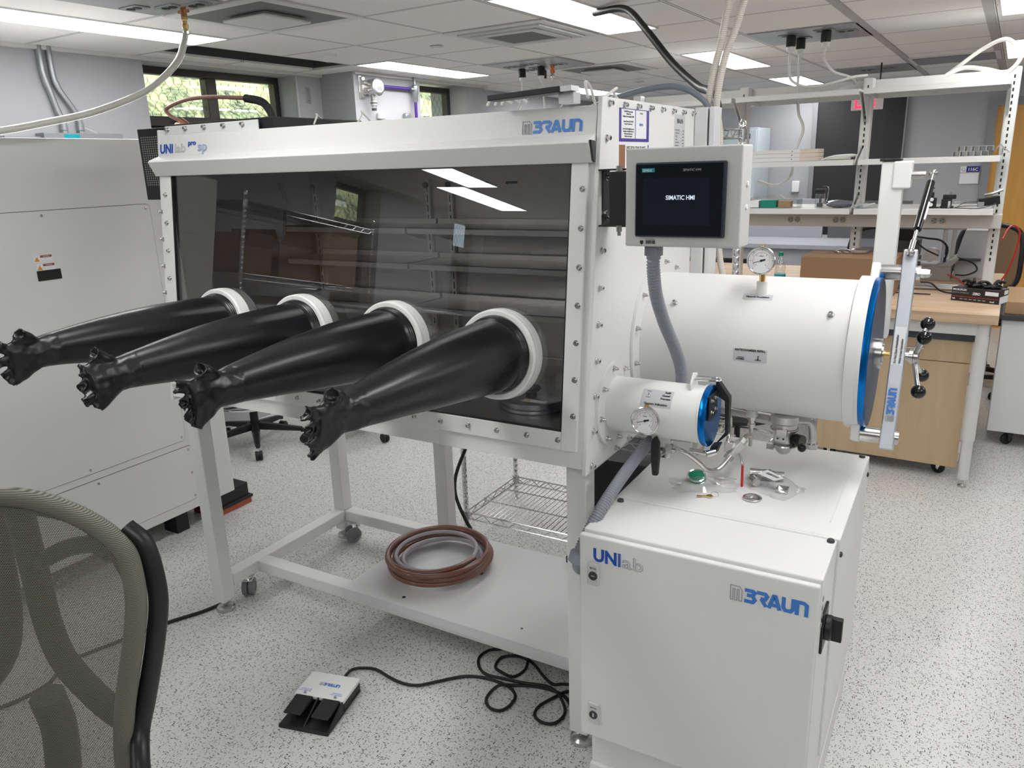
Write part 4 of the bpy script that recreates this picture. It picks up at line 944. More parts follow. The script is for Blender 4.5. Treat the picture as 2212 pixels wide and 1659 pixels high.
part('lever_grip', B().bar((vx + .026, vy - .022, vzz - .035), (vx + .028, vy - .026, vzz - .098), .009, .006, (1, 0, 0)), redp, bvv, 0, .002)
part('vacuum_tube', B().tube(spline([(vx - .024, vy + .005, vzz + .016), (vx - .026, vy + .02, vzz + .035), (vx - .045, vy + .08, vzz + .045), (vx - .09, vy + .16, vzz + .02), (vx - .15, vy + .2, vzz + .01)], 5), .0062, 12), tubest, gb, 60)
# port under the big chamber + flanged valve
def under(x, y, zt): return V((x, y, zt))
px_, py_ = -.494, 2.25
part('vent_port', B().lathe([(.017, 0), (.017, .035)], (px_, py_, az - ar - .022), n=20), white, ante)
part('port_fitting', B().lathe([(.0062, -.06), (.0062, 0), (.012, 0), (.012, .012), (.009, .014), (.009, .022), (.013, .024), (.013, .036)], (px_, py_, az - ar - .056), n=6), tubest, ante, 20)
part('vacuum_tube', B().tube(spline([(px_, py_, az - ar - .05), (px_, py_, az - ar - .08), (px_ + .004, py_ - .03, az - ar - .085 + .012), (px_ + .010, 2.14, .928), (vx + .016, vy + .02, vzz + .024)], 5), .0062, 12), tubest, ante, 60)
fx, fy = -.402, 2.27
fv = part('flange_valve', B().lathe([(.033, 0), (.036, .003), (.036, .010), (.031, .013), (.031, .055), (.036, .058), (.036, .066), (.036, .07), (.04, .074), (.04, .095), (.036, .10), (.03, .104)], (fx, fy, az - ar - .105), n=36), stain, ante)
part('clamp_ring', B().ring((fx, fy, az - ar - .052), (0, 0, 1), .036, .005).ring((fx, fy, az - ar - .10), (0, 0, 1), .038, .005).box(fx - .012, fy - .052, az - ar - .062, fx + .016, fy - .034, az - ar - .042).box(fx - .04, fy - .045, az - ar - .108, fx - .02, fy - .03, az - ar - .092), tubest, fv)
part('glass_bulb', B().sph((fx, fy, az - ar - .112), .024, 20, .9), stain, fv)
part('valve_knob', B().cyl((fx + .034, fy - .01, az - ar - .08), (fx + .056, fy - .02, az - ar - .08), .019, n=20).sph((fx + .06, fy - .05, az - ar - .088), .0125), blackg, fv)
part('label', B().box(fx - .021, fy - .0318, az - ar - .086, fx + .013, fy - .0314, az - ar - .067), paper, fv, 0)
part('label_mark', B().cyl((fx - .012, fy - .0318, az - ar - .076), (fx - .012, fy - .0322, az - ar - .076), .003, n=8).cyl((fx + .004, fy - .0318, az - ar - .076), (fx + .004, fy - .0322, az - ar - .076), .003, n=8), ink, fv, 0)
part('exhaust_bend', B().tube(spline([(fx + .03, fy + .02, az - ar - .03), (fx + .06, fy + .04, az - ar - .035), (fx + .07, fy + .05, az - ar - .07), (fx + .07, fy + .05, az - ar - .11)], 5), .014, 14).cyl((fx + .07, fy + .05, az - ar - .12), (fx + .07, fy + .05, az - ar - .105), .02), tubest, fv, 60)
part('manifold_pipe', B().cyl((XR + .01, 2.34, .945), (fx - .03, 2.30, .935), .011).cyl((fx - .09, 2.305, .9365), (fx - .05, 2.302, .936), .017, n=6), stain, gb, 30)
part('exhaust_pipe', B().cyl((XR + .0, 2.2, .875), (-.60, 2.2, .885), .02, n=20), tubest, gb)

# ---- touch panel on its bracket, with conduit
hy0, hz0, hz1, hx0_, hx1_ = 1.72, 1.508, 1.727, -.691, -.426
hm_ = part('control_panel', B().box(hx0_, hy0, hz0, hx1_, hy0 + .085, hz1), hmig, gb, 0, .004, 3, label='light grey wall-mounted touch panel box')
bz_ = part('screen_bezel', B().box(-.665, hy0 - .008, 1.531, -.455 - .002, hy0, 1.695), mat('charcoal bezel', (.03, .035, .05), .35), hm_, 0, .006, 3)
part('screen_glass', B().box(-.661, hy0 - .0092, 1.535, -.465, hy0 - .0078, 1.691), mat('black screen glass', (.004, .005, .008), .06, spec=.6), bz_, 0)
part('display_area', B().box(-.645, hy0 - .0096, 1.558, -.492, hy0 - .0091, 1.661), mat('unlit display', (.010, .013, .024), .12), bz_, 0)
part('maker_badge', B().box(-.648, hy0 - .0098, 1.674, -.618, hy0 - .0092, 1.683), teal, bz_, 0)
text('lettering', 'SIEMENS', .0075, (-.646, hy0 - .0099, 1.6755), (1, 0, 0), (0, 0, 1), inkw, bz_, 0, .78, depth=.0001)
text('lettering', 'SIMATIC HMI', .0075, (-.553, hy0 - .0099, 1.675), (1, 0, 0), (0, 0, 1), inkg, bz_, 0, .95, depth=.0001)
text('lettering', 'SIMATIC HMI', .0135, (-.591, hy0 - .0100, 1.614), (1, 0, 0), (0, 0, 1), mat('screen text', (.5, .55, .6), .5, emit=(.5, .58, .66), es=.8), bz_, .0003, .86, depth=.0001)
bc = B(); random.seed(5); xx = -.640
while xx < -.617:
    w_ = random.choice((.0006, .001, .0016)); bc.box(xx, hy0 - .0004, 1.5145, xx + w_, hy0, 1.5225); xx += w_ + random.choice((.0006, .001))
part('barcode', bc, ink, hm_, 0)
text('lettering', 'University of Pittsburgh', .0028, (-.641, hy0 - .0003, 1.524), (1, 0, 0), (0, 0, 1), ink, hm_, 0, .9, depth=.0001)
part('crest', B().prism([(-.654, hy0 - .0003, 1.522), (-.646, hy0 - .0003, 1.522), (-.646, hy0 - .0003, 1.516), (-.650, hy0 - .0003, 1.512), (-.654, hy0 - .0003, 1.516)], (0, .0002, 0)), ink, hm_, 0)
for z in (1.595, 1.645): part('hole_plug', B().cyl((hx1_, hy0 + .045, z), (hx1_ + .003, hy0 + .045, z), .0055), plastw, hm_)
br = part('mounting_bracket', B().box(XR, 1.822, 1.545, XR + .004, 1.865, 1.682).box(XR, 1.80, 1.679, -.72, 1.865, 1.683).box(XR, 1.80, 1.545, -.72, 1.865, 1.549), blackm, gb, 0, .001)
part('hinge_block', B().box(-.752, 1.765, 1.551, -.692, 1.82, 1.677), blackm, br, 0, .003)
part('hinge_pin', B().cyl((-.735, 1.79, 1.677), (-.735, 1.79, 1.69), .008).cyl((-.735, 1.79, 1.535), (-.735, 1.79, 1.551), .007).cyl((-.735, 1.79, 1.525), (-.735, 1.79, 1.54), .0045), tubest, br)
for z in (1.663, 1.567): inst(capM, 'bolt', br, (XR + .004, 1.843, z), rotto(AX))
cp = spline([(-.640, 1.775, 1.49), (-.640, 1.775, 1.45), (-.640, 1.80, 1.38), (-.638, 1.86, 1.30), (-.632, 1.93, 1.22), (-.632, 1.99, 1.14), (-.64, 2.0, 1.06), (-.66, 1.98, .99), (-.69, 1.90, .955), (-.715, 1.78, .90), (-.735, 1.68, .84), (-.755, 1.625, .775), (-.765, 1.61, .735)], 10)
part('conduit_gland', B().lathe([(.017, 0), (.017, .006), (.022, .008), (.022, .028), (.019, .03), (.019, .036)], (-.640, 1.775, 1.474), n=24), conduitg, hm_, 30)
part('conduit', B().corr(cp, .0165, .007, .0024, 16), conduitg, gb, 60, label='grey corrugated conduit from the touch panel down to the cabinet')

# stickers on the side panel
def sbox(y0, z0, y1, z1, m, name, o=.0006): return part(name, B().box(XR, y0, z0, XR + o, y1, z1), m, sp, 0)
pst = sbox(1.931, 1.749, 2.146, 1.831, mat('dark purple print', (.06, .04, .28), .4), 'contact_poster')
sbox(1.945, 1.757, 2.04, 1.829, paper, 'poster_text_panel', .0009); sbox(2.045, 1.757, 2.125, 1.829, paper, 'poster_picture_panel', .0009)
for k, l_ in enumerate(('M. BRAUN Incorporated', '14 Marin Way', 'Stratham, New Hampshire 03885', '', 'General Phone: 603-773-9333', 'General Customer Line', '', 'General Email: info@mbraun.com', 'Technical: service@mbraun.com', 'Web: www.mbraun.com', 'Contact us for support')):
    if l_: text('lettering', l_, .0062, (XR + .0011, 1.9925, 1.8215 - .0061 * k), (0, 1, 0), (0, 0, 1), ink, sp, .00005, .92, 'CENTER', depth=.0001)
text('lettering', 'Facebook', .006, (XR + .0011, 2.085, 1.82), (0, 1, 0), (0, 0, 1), ink, sp, 0, .9, 'CENTER', depth=.0001)
text('lettering', 'BRAUN', .009, (XR + .0011, 2.085, 1.79), (0, 1, 0), (0, 0, 1), blue2, sp, .0002, .9, 'CENTER', depth=.0001)
sbox(1.931, 1.60, 2.146, 1.744, paper, 'social_poster', .0005)
part('poster_picture', B().box(XR + .0005, 1.931, 1.64, XR + .0008, 1.972, 1.741), mat('brown print', (.28, .12, .06), .5), sp, 0)
part('poster_edge', B().box(XR + .0005, 2.138, 1.60, XR + .0008, 2.146, 1.741), blue, sp, 0)
text('lettering', 'LIKE-FOLLOW-SHARE', .0160, (XR + .0009, 1.978, 1.7265), (0, 1, 0), (0, 0, 1), ink, sp, .0002, .92, depth=.0001)
sbox(2.363, 1.66, 2.464, 1.831, stickerg, 'rating_plate')
text('lettering', 'BRAUN', .018, (XR + .0008, 2.414, 1.806), (0, 1, 0), (0, 0, 1), ink, sp, .0004, .95, 'CENTER', depth=.0001)
text('lettering', 'BRAUN', .008, (XR + .0008, 2.414, 1.795), (0, 1, 0), (0, 0, 1), ink, sp, .0001, .9, 'CENTER', depth=.0001) if 0 else None
b = B(); random.seed(2)
for k in range(14):
    z = 1.785 - .009 * k; b.box(XR + .0006, 2.372, z, XR + .0008, 2.372 + random.uniform(.02, .04), z + .002).box(XR + .0006, 2.44, z - .002, XR + .0008, 2.455, z).box(XR + .0006, 2.372, z - .004, XR + .0007, 2.455, z - .0035)
part('plate_print', b, ink, sp, 0)

# ---- things fixed on top of / beside the box
enc = part('perforated_enclosure', B().box(-2.85, 2.02, 1.61, XL - .001, 2.40, 1.878), blackm, gb, 0, .002, label='black perforated electronics enclosure on the left end')
b = B()
for i in range(26):
    for j in range(22): b.box(-2.835 + .013 * i, 2.0194, 1.665 + .0085 * j, -2.835 + .013 * i + .0065, 2.0198, 1.665 + .0085 * j + .0045)
part('vent_holes', b, mat('light through perforation', (.32, .32, .30), .6), enc, 0)
part('top_unit', B().box(-2.455, 1.87, 1.806, -1.95, 2.3, 1.872), blackm, gb, 0, .003)
part('light_bar', B().bar((-1.09, 1.80, 1.864), (-.885, 1.80, 1.872), .05, .014, (0, 0, 1)), blackm, gb, 0, .002)
part('light_bar_bracket', B().bar((-.885, 1.80, 1.872), (-.855, 1.80, 1.873), .045, .012).box(-.90, 1.80, 1.84, -.86, 1.84, 1.866), alu, gb, 0)
b = B()
for s_ in (0, .02, .045): b.tube(spline([(-1.14 - s_, 1.93, 1.86), (-1.12 - s_, 1.92, 1.875), (-1.09 - s_, 1.92, 1.885 - s_ * .2), (-1.06 - s_, 1.93, 1.86)], 5), .004, 6)
part('cable_loop', b, cable_w, gb, 60)
part('top_wire', B().tube(spline([(-.98, 2.2, 1.86), (-.95, 2.1, 1.90), (-.92, 2.0, 1.905), (-.88, 1.93, 1.86)], 6), .004, 6), cable_w, gb, 60)
part('top_wire', B().tube(spline([(-.90, 2.2, 1.86), (-.88, 2.1, 1.88), (-.84, 2.02, 1.885), (-.83, 1.9, 1.85)], 6), .004, 6), cable_w, gb, 60)
part('top_wire', B().tube(spline([(-2.02, 2.2, 1.86), (-1.98, 2.1, 1.885), (-1.93, 2.05, 1.88), (-1.9, 2.0, 1.85)], 6), .003, 6), cable_w, gb, 60)
part('top_wire', B().tube(spline([(-1.88, 2.3, 1.84), (-1.86, 2.2, 1.89), (-1.82, 2.15, 1.88), (-1.8, 2.1, 1.85)], 6), .003, 6), cable_w, gb, 60)
# charcoal coated air hose and copper clamp assembly
part('top_hose', B().tube(spline([(-2.285, 2.2, 1.875), (-2.305, 2.2, 1.922), (-2.345, 2.2, 1.957), (-2.425, 2.2, 1.974)], 8), .015, 14), mat('black hose sleeve', (.03, .03, .032), .6), gb, 60)
part('copper_line', B().tube(spline([(-2.425, 2.2, 1.974), (-2.525, 2.2, 1.984), (-2.645, 2.2, 1.992), (-2.745, 2.2, 1.992), (-2.825, 2.2, 1.982), (-2.885, 2.2, 1.967), (-2.895, 2.2, 1.954), (-2.865, 2.2, 1.932), (-2.785, 2.2, 1.900), (-2.755, 2.2, 1.880)], 8), .0075, 12), mat('coppery hose', (.42, .22, .17), .3, .3), gb, 60)
part('copper_fitting', B().cyl((-2.815, 2.2, 1.917), (-2.760, 2.2, 1.885), .012).cyl((-2.845, 2.2, 1.897), (-2.815, 2.2, 1.893), .011).cyl((-2.815, 2.21, 1.893), (-2.785, 2.2, 1.882), .006), copper, gb)
part('brass_fitting', B().cyl((-2.765, 2.2, 1.884), (-2.725, 2.2, 1.879), .008).cyl((-2.785, 2.19, 1.890), (-2.765, 2.19, 1.880), .008), brass, gb)

# ================================================================== CONTROL CABINET in front of the stand (frame G)
cx0, cx1, cy0, cz1 = -.752, -.183, 1.585, .812
cab = thing('control_cabinet', 'white floor-standing electrical control cabinet in front of the right stand leg', 'cabinet', (-.47, 2.0, 0))
part('plinth', B().box(cx0 + .012, cy0 + .045, .0, cx1 - .004, 2.40, .205).box(cx0 + .010, cy0 + .035, 0, cx1 - .002, 2.42, .10), white, cab, 0, .003)
part('body', B().box(cx0 + .004, cy0 + .02, .205, cx1, 1.81, cz1 + .008), white, cab, 0, .004)
cab_top = part('rear_cover', B().box(cx0 + .004, 1.8105, .205, cx1 + .006, 2.415, cz1 + .010), white, cab, 0, .003)
cd = part('door', B().box(cx0, cy0, .222, cx1 - .002, cy0 + .018, cz1), greyw if 0 else white, cab, 0, .005, 3)
part('embossed_line', B().box(-.215, 1.90, cz1 + .0095, -.211, 2.24, cz1 + .0112).box(-.70, 1.818, cz1 + .0095, -.20, 1.820, cz1 + .0105), white2, cab_top, 0)
for x, y in ((-.725, 1.79), (-.196, 1.795), (-.196, 2.395), (-.74, 2.395)): part('cap_screw', B().lathe([(.0085, 0), (.009, .003), (.007, .007), (.003, .008)], (x, y, cz1 + (.010 if y > 1.8 else .008)), n=16), darkgrey, cab_top)
for z in (.775,): part('cap_screw', B().lathe([(.007, 0), (.007, .004), (.003, .006)], (cx1 + .006, 1.83, z), AX, 14).lathe([(.007, 0), (.007, .004), (.003, .006)], (cx1 + .006, 2.38, z), AX, 14), darkgrey, cab_top)
b = B()
for k in range(4): b.lathe([(.007, 0), (.006, .002), (.003, .002)], (cx1, 1.625, .765 - .022 * k), AX, 16)
part('vent_hole', b, mat('shadow grey', (.3, .3, .3), .6), cab)
for z, s in ((.712, 1), (.302, 0)):
    q = part('latch', B().box(-.728, cy0 - .007, z - .032, -.696, cy0, z + .030), mat('pale grey plastic', (.62, .63, .62), .4), cd, 0, .004, label='pale grey key latch')
    part('lock_barrel', B().ring((-.711, cy0 - .007, z - .004), (0, -1, 0), .0115, .003, sq=.003).cyl((-.711, cy0 - .006, z - .004), (-.711, cy0 - .0085, z - .004), .009), darkgrey, q)
    part('lock_slot', B().box(-.7165, cy0 - .0095, z - .006, -.7055, cy0 - .0085, z - .002) if s else B().box(-.713, cy0 - .0095, z - .010, -.709, cy0 - .0085, z + .002), chrome, q, 0)
    text('lettering', 'RITTAL', .0062, (-.711, cy0 - .0072, z + .014), (1, 0, 0), (0, 0, 1), ink, q, .0002, .9, 'CENTER', depth=.0001)
FX = (1, 0, 0); FZ = (0, 0, 1)
text('lettering', 'UNI', .047, (-.714, cy0 - .0004, .748), FX, FZ, blue, cd, .0018, .92, depth=.0003)
text('lettering', 'lab', .047, (-.651, cy0 - .0004, .746), FX, FZ, inkg, cd, 0, 1.30, outline=.0006)
braun(cd, (-.374, cy0 - .0004, .734), FX, FZ, .172, .036)
rs = part('rotary_switch', B().box(cx1, 1.632, .62, cx1 + .006, 1.70, .72), blackp, cab, 0, .002)
part('switch_knob', B().lathe([(.029, 0), (.029, .012), (.024, .016)], (cx1 + .006, 1.666, .672), AX, 28).box(cx1 + .018, 1.658, .644, cx1 + .042, 1.674, .70), blackp, rs, 35, .002)
part('conduit_elbow', B().lathe([(.020, -.02), (.024, -.016), (.024, .008), (.020, .012)], (-.765, 1.61, .735), V((-.1, -.15, -.5)).normalized() * -1, 24).tube(spline([(-.765, 1.61, .73), (-.768, 1.612, .705), (-.765, 1.625, .69), (-.745, 1.65, .68)], 4), .016, 14), mat('light blue grey plastic', (.30, .33, .38), .4), cab, 35, label='grey conduit elbow on the left side')

# loose things lying on the cabinet
ct = cz1 + .010
def bagsheet(cx, cy, w_, h_, ang, seed, zf):
    random.seed(seed); n = 14; vs = []; ca, sa = math.cos(ang), math.sin(ang)
    for j in range(n + 1):
        for i in range(n + 1):
            u, v = i / n - .5, j / n - .5; x, y = u * w_ * (1 + .22 * noise.noise(V((u * 3, v * 5, seed + 3)))), v * h_ * (1 + .25 * noise.noise(V((u * 5, v * 3, seed + 9))))
            z = zf(u, v) + .003 * abs(noise.noise(V((u * 9, v * 9, seed)))) + .0006
            vs.append((cx + x * ca - y * sa, cy + x * sa + y * ca, ct + z))
    return B().add(vs, [(j * (n + 1) + i, j * (n + 1) + i + 1, (j + 1) * (n + 1) + i + 1, (j + 1) * (n + 1) + i) for j in range(n) for i in range(n)])
def bagthick(b, t=.0004):
    n = len(b.v); m = len(b.f); b.v += [v + V((0, 0, -t)) for v in list(b.v)]; b.f += [[i + n for i in reversed(f)] for f in list(b.f)]; return b
t = thing('parts_bag', 'crumpled clear plastic bag holding a green pressure gauge on the cabinet top', 'bag', (-.56, 1.98, ct))
part('film', bagthick(bagsheet(-.555, 1.985, .17, .10, .45, 4, lambda u, v: .024 * max(0, 1 - ((u + .08) / .28) ** 2 - (v / .5) ** 2))), clearpl, t, 60)
part('green_gauge', B().lathe([(.022, 0), (.024, .002), (.024, .012), (.020, .014)], (-.583, 2.005, ct + .006), (.1, -.35, 1), 28), green, t)
part('gauge_rim', B().ring((-.583, 2.003, ct + .018), (.1, -.35, 1), .024, .003).ring((-.583, 2.006, ct + .009), (.1, -.35, 1), .0245, .002), chrome, t)
part('tag', B().box(-.625, 1.955, ct + .004, -.612, 1.97, ct + .0045), paper, t, 0)
t = thing('parts_bag', 'clear plastic bag of metal fittings with a white barcode label on the cabinet top', 'bag', (-.39, 2.06, ct))
part('fitting', B().cyl((-.455, 2.085, ct + .017), (-.40, 2.10, ct + .017), .016, n=20).cyl((-.44, 2.055, ct + .014), (-.425, 2.035, ct + .014), .012).cyl((-.40, 2.10, ct + .017), (-.365, 2.105, ct + .017), .012).box(-.37, 2.02, ct + .001, -.34, 2.05, ct + .012), tubest, t)
part('film', bagthick(bagsheet(-.388, 2.055, .15, .115, -.42, 9, lambda u, v: .036 * max(0, 1 - ((u + .1) / .55) ** 2 - ((v - .1) / .55) ** 2))), clearpl, t, 60)
part('label', B().add([(-.425, 2.045, ct + .0372), (-.375, 2.025, ct + .032), (-.355, 2.055, ct + .032), (-.405, 2.078, ct + .0395)], [(0, 1, 2, 3)]), paper, t, 0)
b = B()
for k in range(10): 
    p = V((-.398, 2.062, ct + .0385)).lerp(V((-.368, 2.05, ct + .0345)), k / 9); b.bar(p, p + V((-.007, -.008, 0)), .001 + .001 * (k % 3 == 0), .0004)
part('barcode', b, ink, t, 0)
t = thing('keys', 'two small brass keys on a wire ring on the cabinet top', 'keys', (-.53, 1.905, ct))
for k, (a, z) in enumerate(((.25, .001), (.45, .003))):
    c = V((-.520, 1.915, ct + z)); d = V((-math.cos(a), -math.sin(a), 0)); s_ = V((-d.y, d.x, 0))
    part('key', B().cyl(c, c + V((0, 0, .002)), .0085, n=18).bar(c + d * .006 + V((0, 0, .001)), c + d * .034 + V((0, 0, .001)), .0045, .002).bar(c + d * .022 + s_ * .003 + V((0, 0, .001)), c + d * .033 + s_ * .003 + V((0, 0, .001)), .003, .0018), brass if k else stain, t, 0)
part('split_ring', B().ring((-.508, 1.922, ct + .008), (.2, -.3, 1), .010, .0007, 28, 6), chrome, t)
t = thing('centering_ring', 'flat stainless vacuum centering ring lying on the cabinet top', 'ring', (-.416, 1.953, ct))
part('outer_ring', B().lathe([(.020, 0), (.0235, 0), (.025, .002), (.025, .005), (.0235, .006), (.020, .006)], (-.416, 1.953, ct), n=40, closed=True), tubest, t)
part('inner_disc', B().lathe([(.0195, .0), (.0195, .0012), (.014, .0012), (.013, .0035), (.011, .0035), (.010, .001), (1e-4, .001)], (-.416, 1.953, ct), n=36), stain, t)

# ================================================================== WHITE MACHINE at the left
mx, my0, my1, mz0, mz1 = -3.15, 1.02, 2.478, .115, 1.857
mc = thing('equipment_enclosure', 'big grey-white equipment enclosure with screwed panels at the left edge', 'machine', (-3.55, 1.5, 0))
part('housing', B().box(-4.0, my0, mz0, mx, my1, mz1), greyw, mc, 0, .006)
def plate(y0, y1, z0, z1, r=.02):
    b = B(); pts = []
    for (cy_, cz_, a0) in ((y1 - r, z1 - r, 0), (y0 + r, z1 - r, 90), (y0 + r, z0 + r, 180), (y1 - r, z0 + r, 270)):
        for k in range(5): a = math.radians(a0 + 22.5 * k); pts.append((mx, cy_ + r * math.cos(a), cz_ + r * math.sin(a)))
    return b.prism(pts, (.003, 0, 0))
gapm = mat('dark panel gap', (.10, .10, .10), .8)
for (y0, y1, z0, z1) in ((1.06, 2.235, .475, 1.583), (1.06, 2.26, .165, .44)):
    q = part('access_panel', plate(y0, y1, z0, z1), greyw, mc, 0)
    part('shadow_gap', plate(y0 - .0025, y1 + .0025, z0 - .0025, z1 + .0025, .022).prism([(mx, y0, z0)] * 3, (0, 0, 0)) if 0 else B().prism([(p.x, p.y, p.z) for p in plate(y0 - .0022, y1 + .0022, z0 - .0022, z1 + .0022, .022).v[:20]], (.0012, 0, 0)), gapm, q, 0)
    for y in (y1 - .02, (y1 - .48), y1 - .95):
        for z in (z0 + .018, z1 - .018): inst(screwM, 'screw', q, (mx + .003, y, z), rotto(AX))
    inst(screwM, 'screw', q, (mx + .003, y1 - .018, (z0 + z1) / 2), rotto(AX))
part('recessed_handle', B().box(mx + .003, 1.695, 1.315, mx + .006, 1.79, 1.355), blackg, mc, 0, .001)
for z, yy in ((1.402, 1.722), (1.368, 1.727)):
    q = part('warning_sticker', B().box(mx + .003, yy - .03, z - .014, mx + .0035, yy + .045, z + .014), paper, mc, 0)
    part('red_band', B().box(mx + .0035, yy - .002, z + .003, mx + .0038, yy + .043, z + .012), mat('dark red print', (.30, .05, .04), .5), q, 0)
    part('warning_triangle', B().prism([(mx + .0035, yy - .027, z - .011), (mx + .0035, yy - .005, z - .011), (mx + .0035, yy - .016, z + .008)], (.0003, 0, 0)), mat('orange print', (.75, .30, .05), .5), q, 0)
    text('lettering', 'WARNING', .006, (mx + .0038, yy + .008, z + .0055), (0, 1, 0), FZ, inkw, q, 0, .9, depth=.0001)
part('skid_foot', B().box(-3.35, 2.36, .035, -3.18, 2.585, .115).box(-3.36, 2.35, .03, -3.165, 2.60, .045), blackm, mc, 0, .002)
part('skid_foot', B().box(-3.35, 1.1, .0, -3.2, 1.2, .115), blackm, mc, 0, .002); part('skid_foot', B().box(-3.30, 2.15, .0, -3.2, 2.22, .115), blackm, mc, 0, .002)
part('skid_pad', B().box(-3.345, 2.36, .0, -3.17, 2.59, .03), mat('orange red rubber pad', (.36, .09, .04), .6), mc, 0, label='orange red rubber pad under the foot')

# ================================================================== THINGS ON AND UNDER THE STAND
random.seed(21)
def coil(cx, cy, z0, rx, ry_, turns, r, seed, rise, jit, tail=None):
    random.seed(seed); pts = []; n = 16
    for k in range(turns * n + 1):
        a = 2 * PI * k / n; t_ = k / (turns * n); jr = 1 + jit * math.sin(a * .37 + seed) + jit * .7 * math.sin(a * 1.13 + 2 * seed)
        lay = (math.sin(a * .5 + seed * 2) * .5 + .5)
        pts.append((cx + rx * jr * math.cos(a) + .010 * math.sin(a * .21 + seed), cy + ry_ * jr * math.sin(a), z0 + r + rise * t_ + .012 * lay))
    if tail: pts += tail
    return spline(pts, 4)
brh = mat('brown reinforced hose', (.20, .085, .06), .28, coat=.3); g = N(brh)
clh = mat('clear braided hose', (.50, .48, .52), .18, alpha=.72)
solo('brown_hose_coil', B().tube(coil(-1.687, 2.255, .157, .192, .20, 6, .0105, 3, .06, .05), .0105, 10), brh, 'coiled brown reinforced hose lying on the white base shelf', 'hose', smooth=60)
solo('clear_hose_coil', B().tube(coil(-1.687, 2.260, .165, .155, .165, 3, .0085, 7, .05, .06), .0085, 10), clh, 'clear braided hose coiled inside the brown hose on the base shelf', 'hose', smooth=60)
# power cord behind, floor cords
cable('power_cable', [(-1.72, 2.75, .95), (-1.73, 2.72, .80), (-1.80, 2.68, .55), (-1.85, 2.62, .36), (-1.80, 2.58, .24), (-1.70, 2.60, .08), (-1.55, 2.66, .012), (-1.3, 2.72, .012), (-1.0, 2.70, .012)], .008, rubber, 'black cable hanging behind the stand down to the floor', frame='G')
cable('power_cable', [(-1.86, 2.62, .012), (-1.6, 2.70, .012), (-1.42, 2.64, .012), (-1.30, 2.56, .03), (-1.2, 2.48, .165), (-1.02, 2.38, .17), (-.90, 2.36, .17)], .008, rubber, 'black cable with a plug crossing the rear edge of the base shelf', frame='G')
t = thing('cable_plug', 'black cable connector lying on the rear of the base shelf', 'plug', (-1.2, 2.49, .157))
part('body', B().bar((-1.235, 2.50, .180), (-1.17, 2.475, .180), .028, .03), blackp, t, 0, .004); part('strain_relief', B().bar((-1.17, 2.475, .18), (-1.13, 2.462, .175), .014, .014), blackp, t, 0, .003)
solo('power_brick', B().box(-2.10, 2.60, 0, -1.84, 2.68, .04), stain, 'flat grey metal bar on the floor behind the stand', 'metal bar', bevel=.004)
cable('power_cable', [(-2.47, 1.80, .01), (-2.50, 1.72, .007), (-2.56, 1.60, .007), (-2.62, 1.42, .007), (-2.66, 1.27, .007), (-2.60, 1.16, .007), (-2.62, 1.02, .007), (-2.72, .90, .007), (-2.85, .72, .007)], .007, rubber, 'black cable on the floor running from the left stand foot behind the chair', frame='G')

# foot pedal
ped = thing('foot_switch', 'twin pedal foot switch, white and black, on the speckled floor', 'foot switch', (-1.70, 1.53, 0))
fu = (V((-1.604, 1.653, 0)) - V((-1.778, 1.610, 0))).normalized(); fv_ = V((-fu.y, fu.x, 0)); pc = V((-1.690, 1.632, 0))
def PP(a, b_, z): return pc + fu * a + fv_ * b_ + V((0, 0, z))
def pbox(a0, b0, z0, a1, b1, z1, z1f=None):
    z1f = z1 if z1f is None else z1f
    return [PP(a0, b0, z0), PP(a1, b0, z0), PP(a1, b1, z0), PP(a0, b1, z0), PP(a0, b0, z1f), PP(a1, b0, z1f), PP(a1, b1, z1), PP(a0, b1, z1)]
BF = [(3, 2, 1, 0), (4, 5, 6, 7), (0, 1, 5, 4), (1, 2, 6, 5), (2, 3, 7, 6), (3, 0, 4, 7)]
part('base', B().add(pbox(-.088, -.225, .0, .088, .0, .012), BF).add(pbox(-.088, -.115, .012, .088, -.0, .036), BF), blackp, ped, 0, .003)
part('cover', B().add(pbox(-.090, -.118, .036, .090, .002, .05), BF), plastw, ped, 0, .004)
part('side_wall', B().prism([PP(.080, -.118, .012), PP(.080, -.20, .012), PP(.080, -.118, .05)], fu * .006).prism([PP(-.088, -.118, .012), PP(-.088, -.19, .012), PP(-.088, -.118, .048)], fu * .006), blackp, ped, 0) if 0 else None
part('right_wall', B().prism([PP(.082, -.118, .010), PP(.082, -.215, .010), PP(.082, -.118, .046)], fu * .006), blackp, ped, 0)
part('divider', B().prism([PP(-.004, -.118, .010), PP(-.004, -.22, .010), PP(-.004, -.16, .034), PP(-.004, -.118, .048)], fu * .005), blackp, ped, 0)
for a0 in (-.082, .016):
    q = part('pedal', B().add(pbox(a0, -.200, .036, a0 + .062, -.118, .050, .042), BF), mat('black rubber pad', (.014, .014, .014), .65), ped, 0, .003)
    part('pedal_arm', B().add(pbox(a0 + .006, -.15, .008, a0 + .05, -.118, .038), BF), blackp, q, 0)
    b = B(); b.ring(PP(a0 + .031, -.16, .0458), (0, 0, 1), .012, .001, 24, 4)
    part('embossed_mark', b, mat('worn black', (.03, .03, .03), .5), q)
braun(ped, PP(-.030, -.062, .0503), fu, fv_, .075, .014)
text('lettering', 'UNTERDRUCK', .0065, PP(-.08, -.092, .0503), fu, fv_, blue2, ped, 0, .95, depth=.0001); text('lettering', 'LOW PRESSURE', .0065, PP(-.083, -.100, .0503), fu, fv_, blue2, ped, 0, .95, depth=.0001)
text('lettering', 'ÜBERDRUCK', .0065, PP(.034, -.092, .0503), fu, fv_, blue2, ped, 0, .95, depth=.0001); text('lettering', 'HIGH PRESSURE', .0065, PP(.030, -.100, .0503), fu, fv_, blue2, ped, 0, .95, depth=.0001)
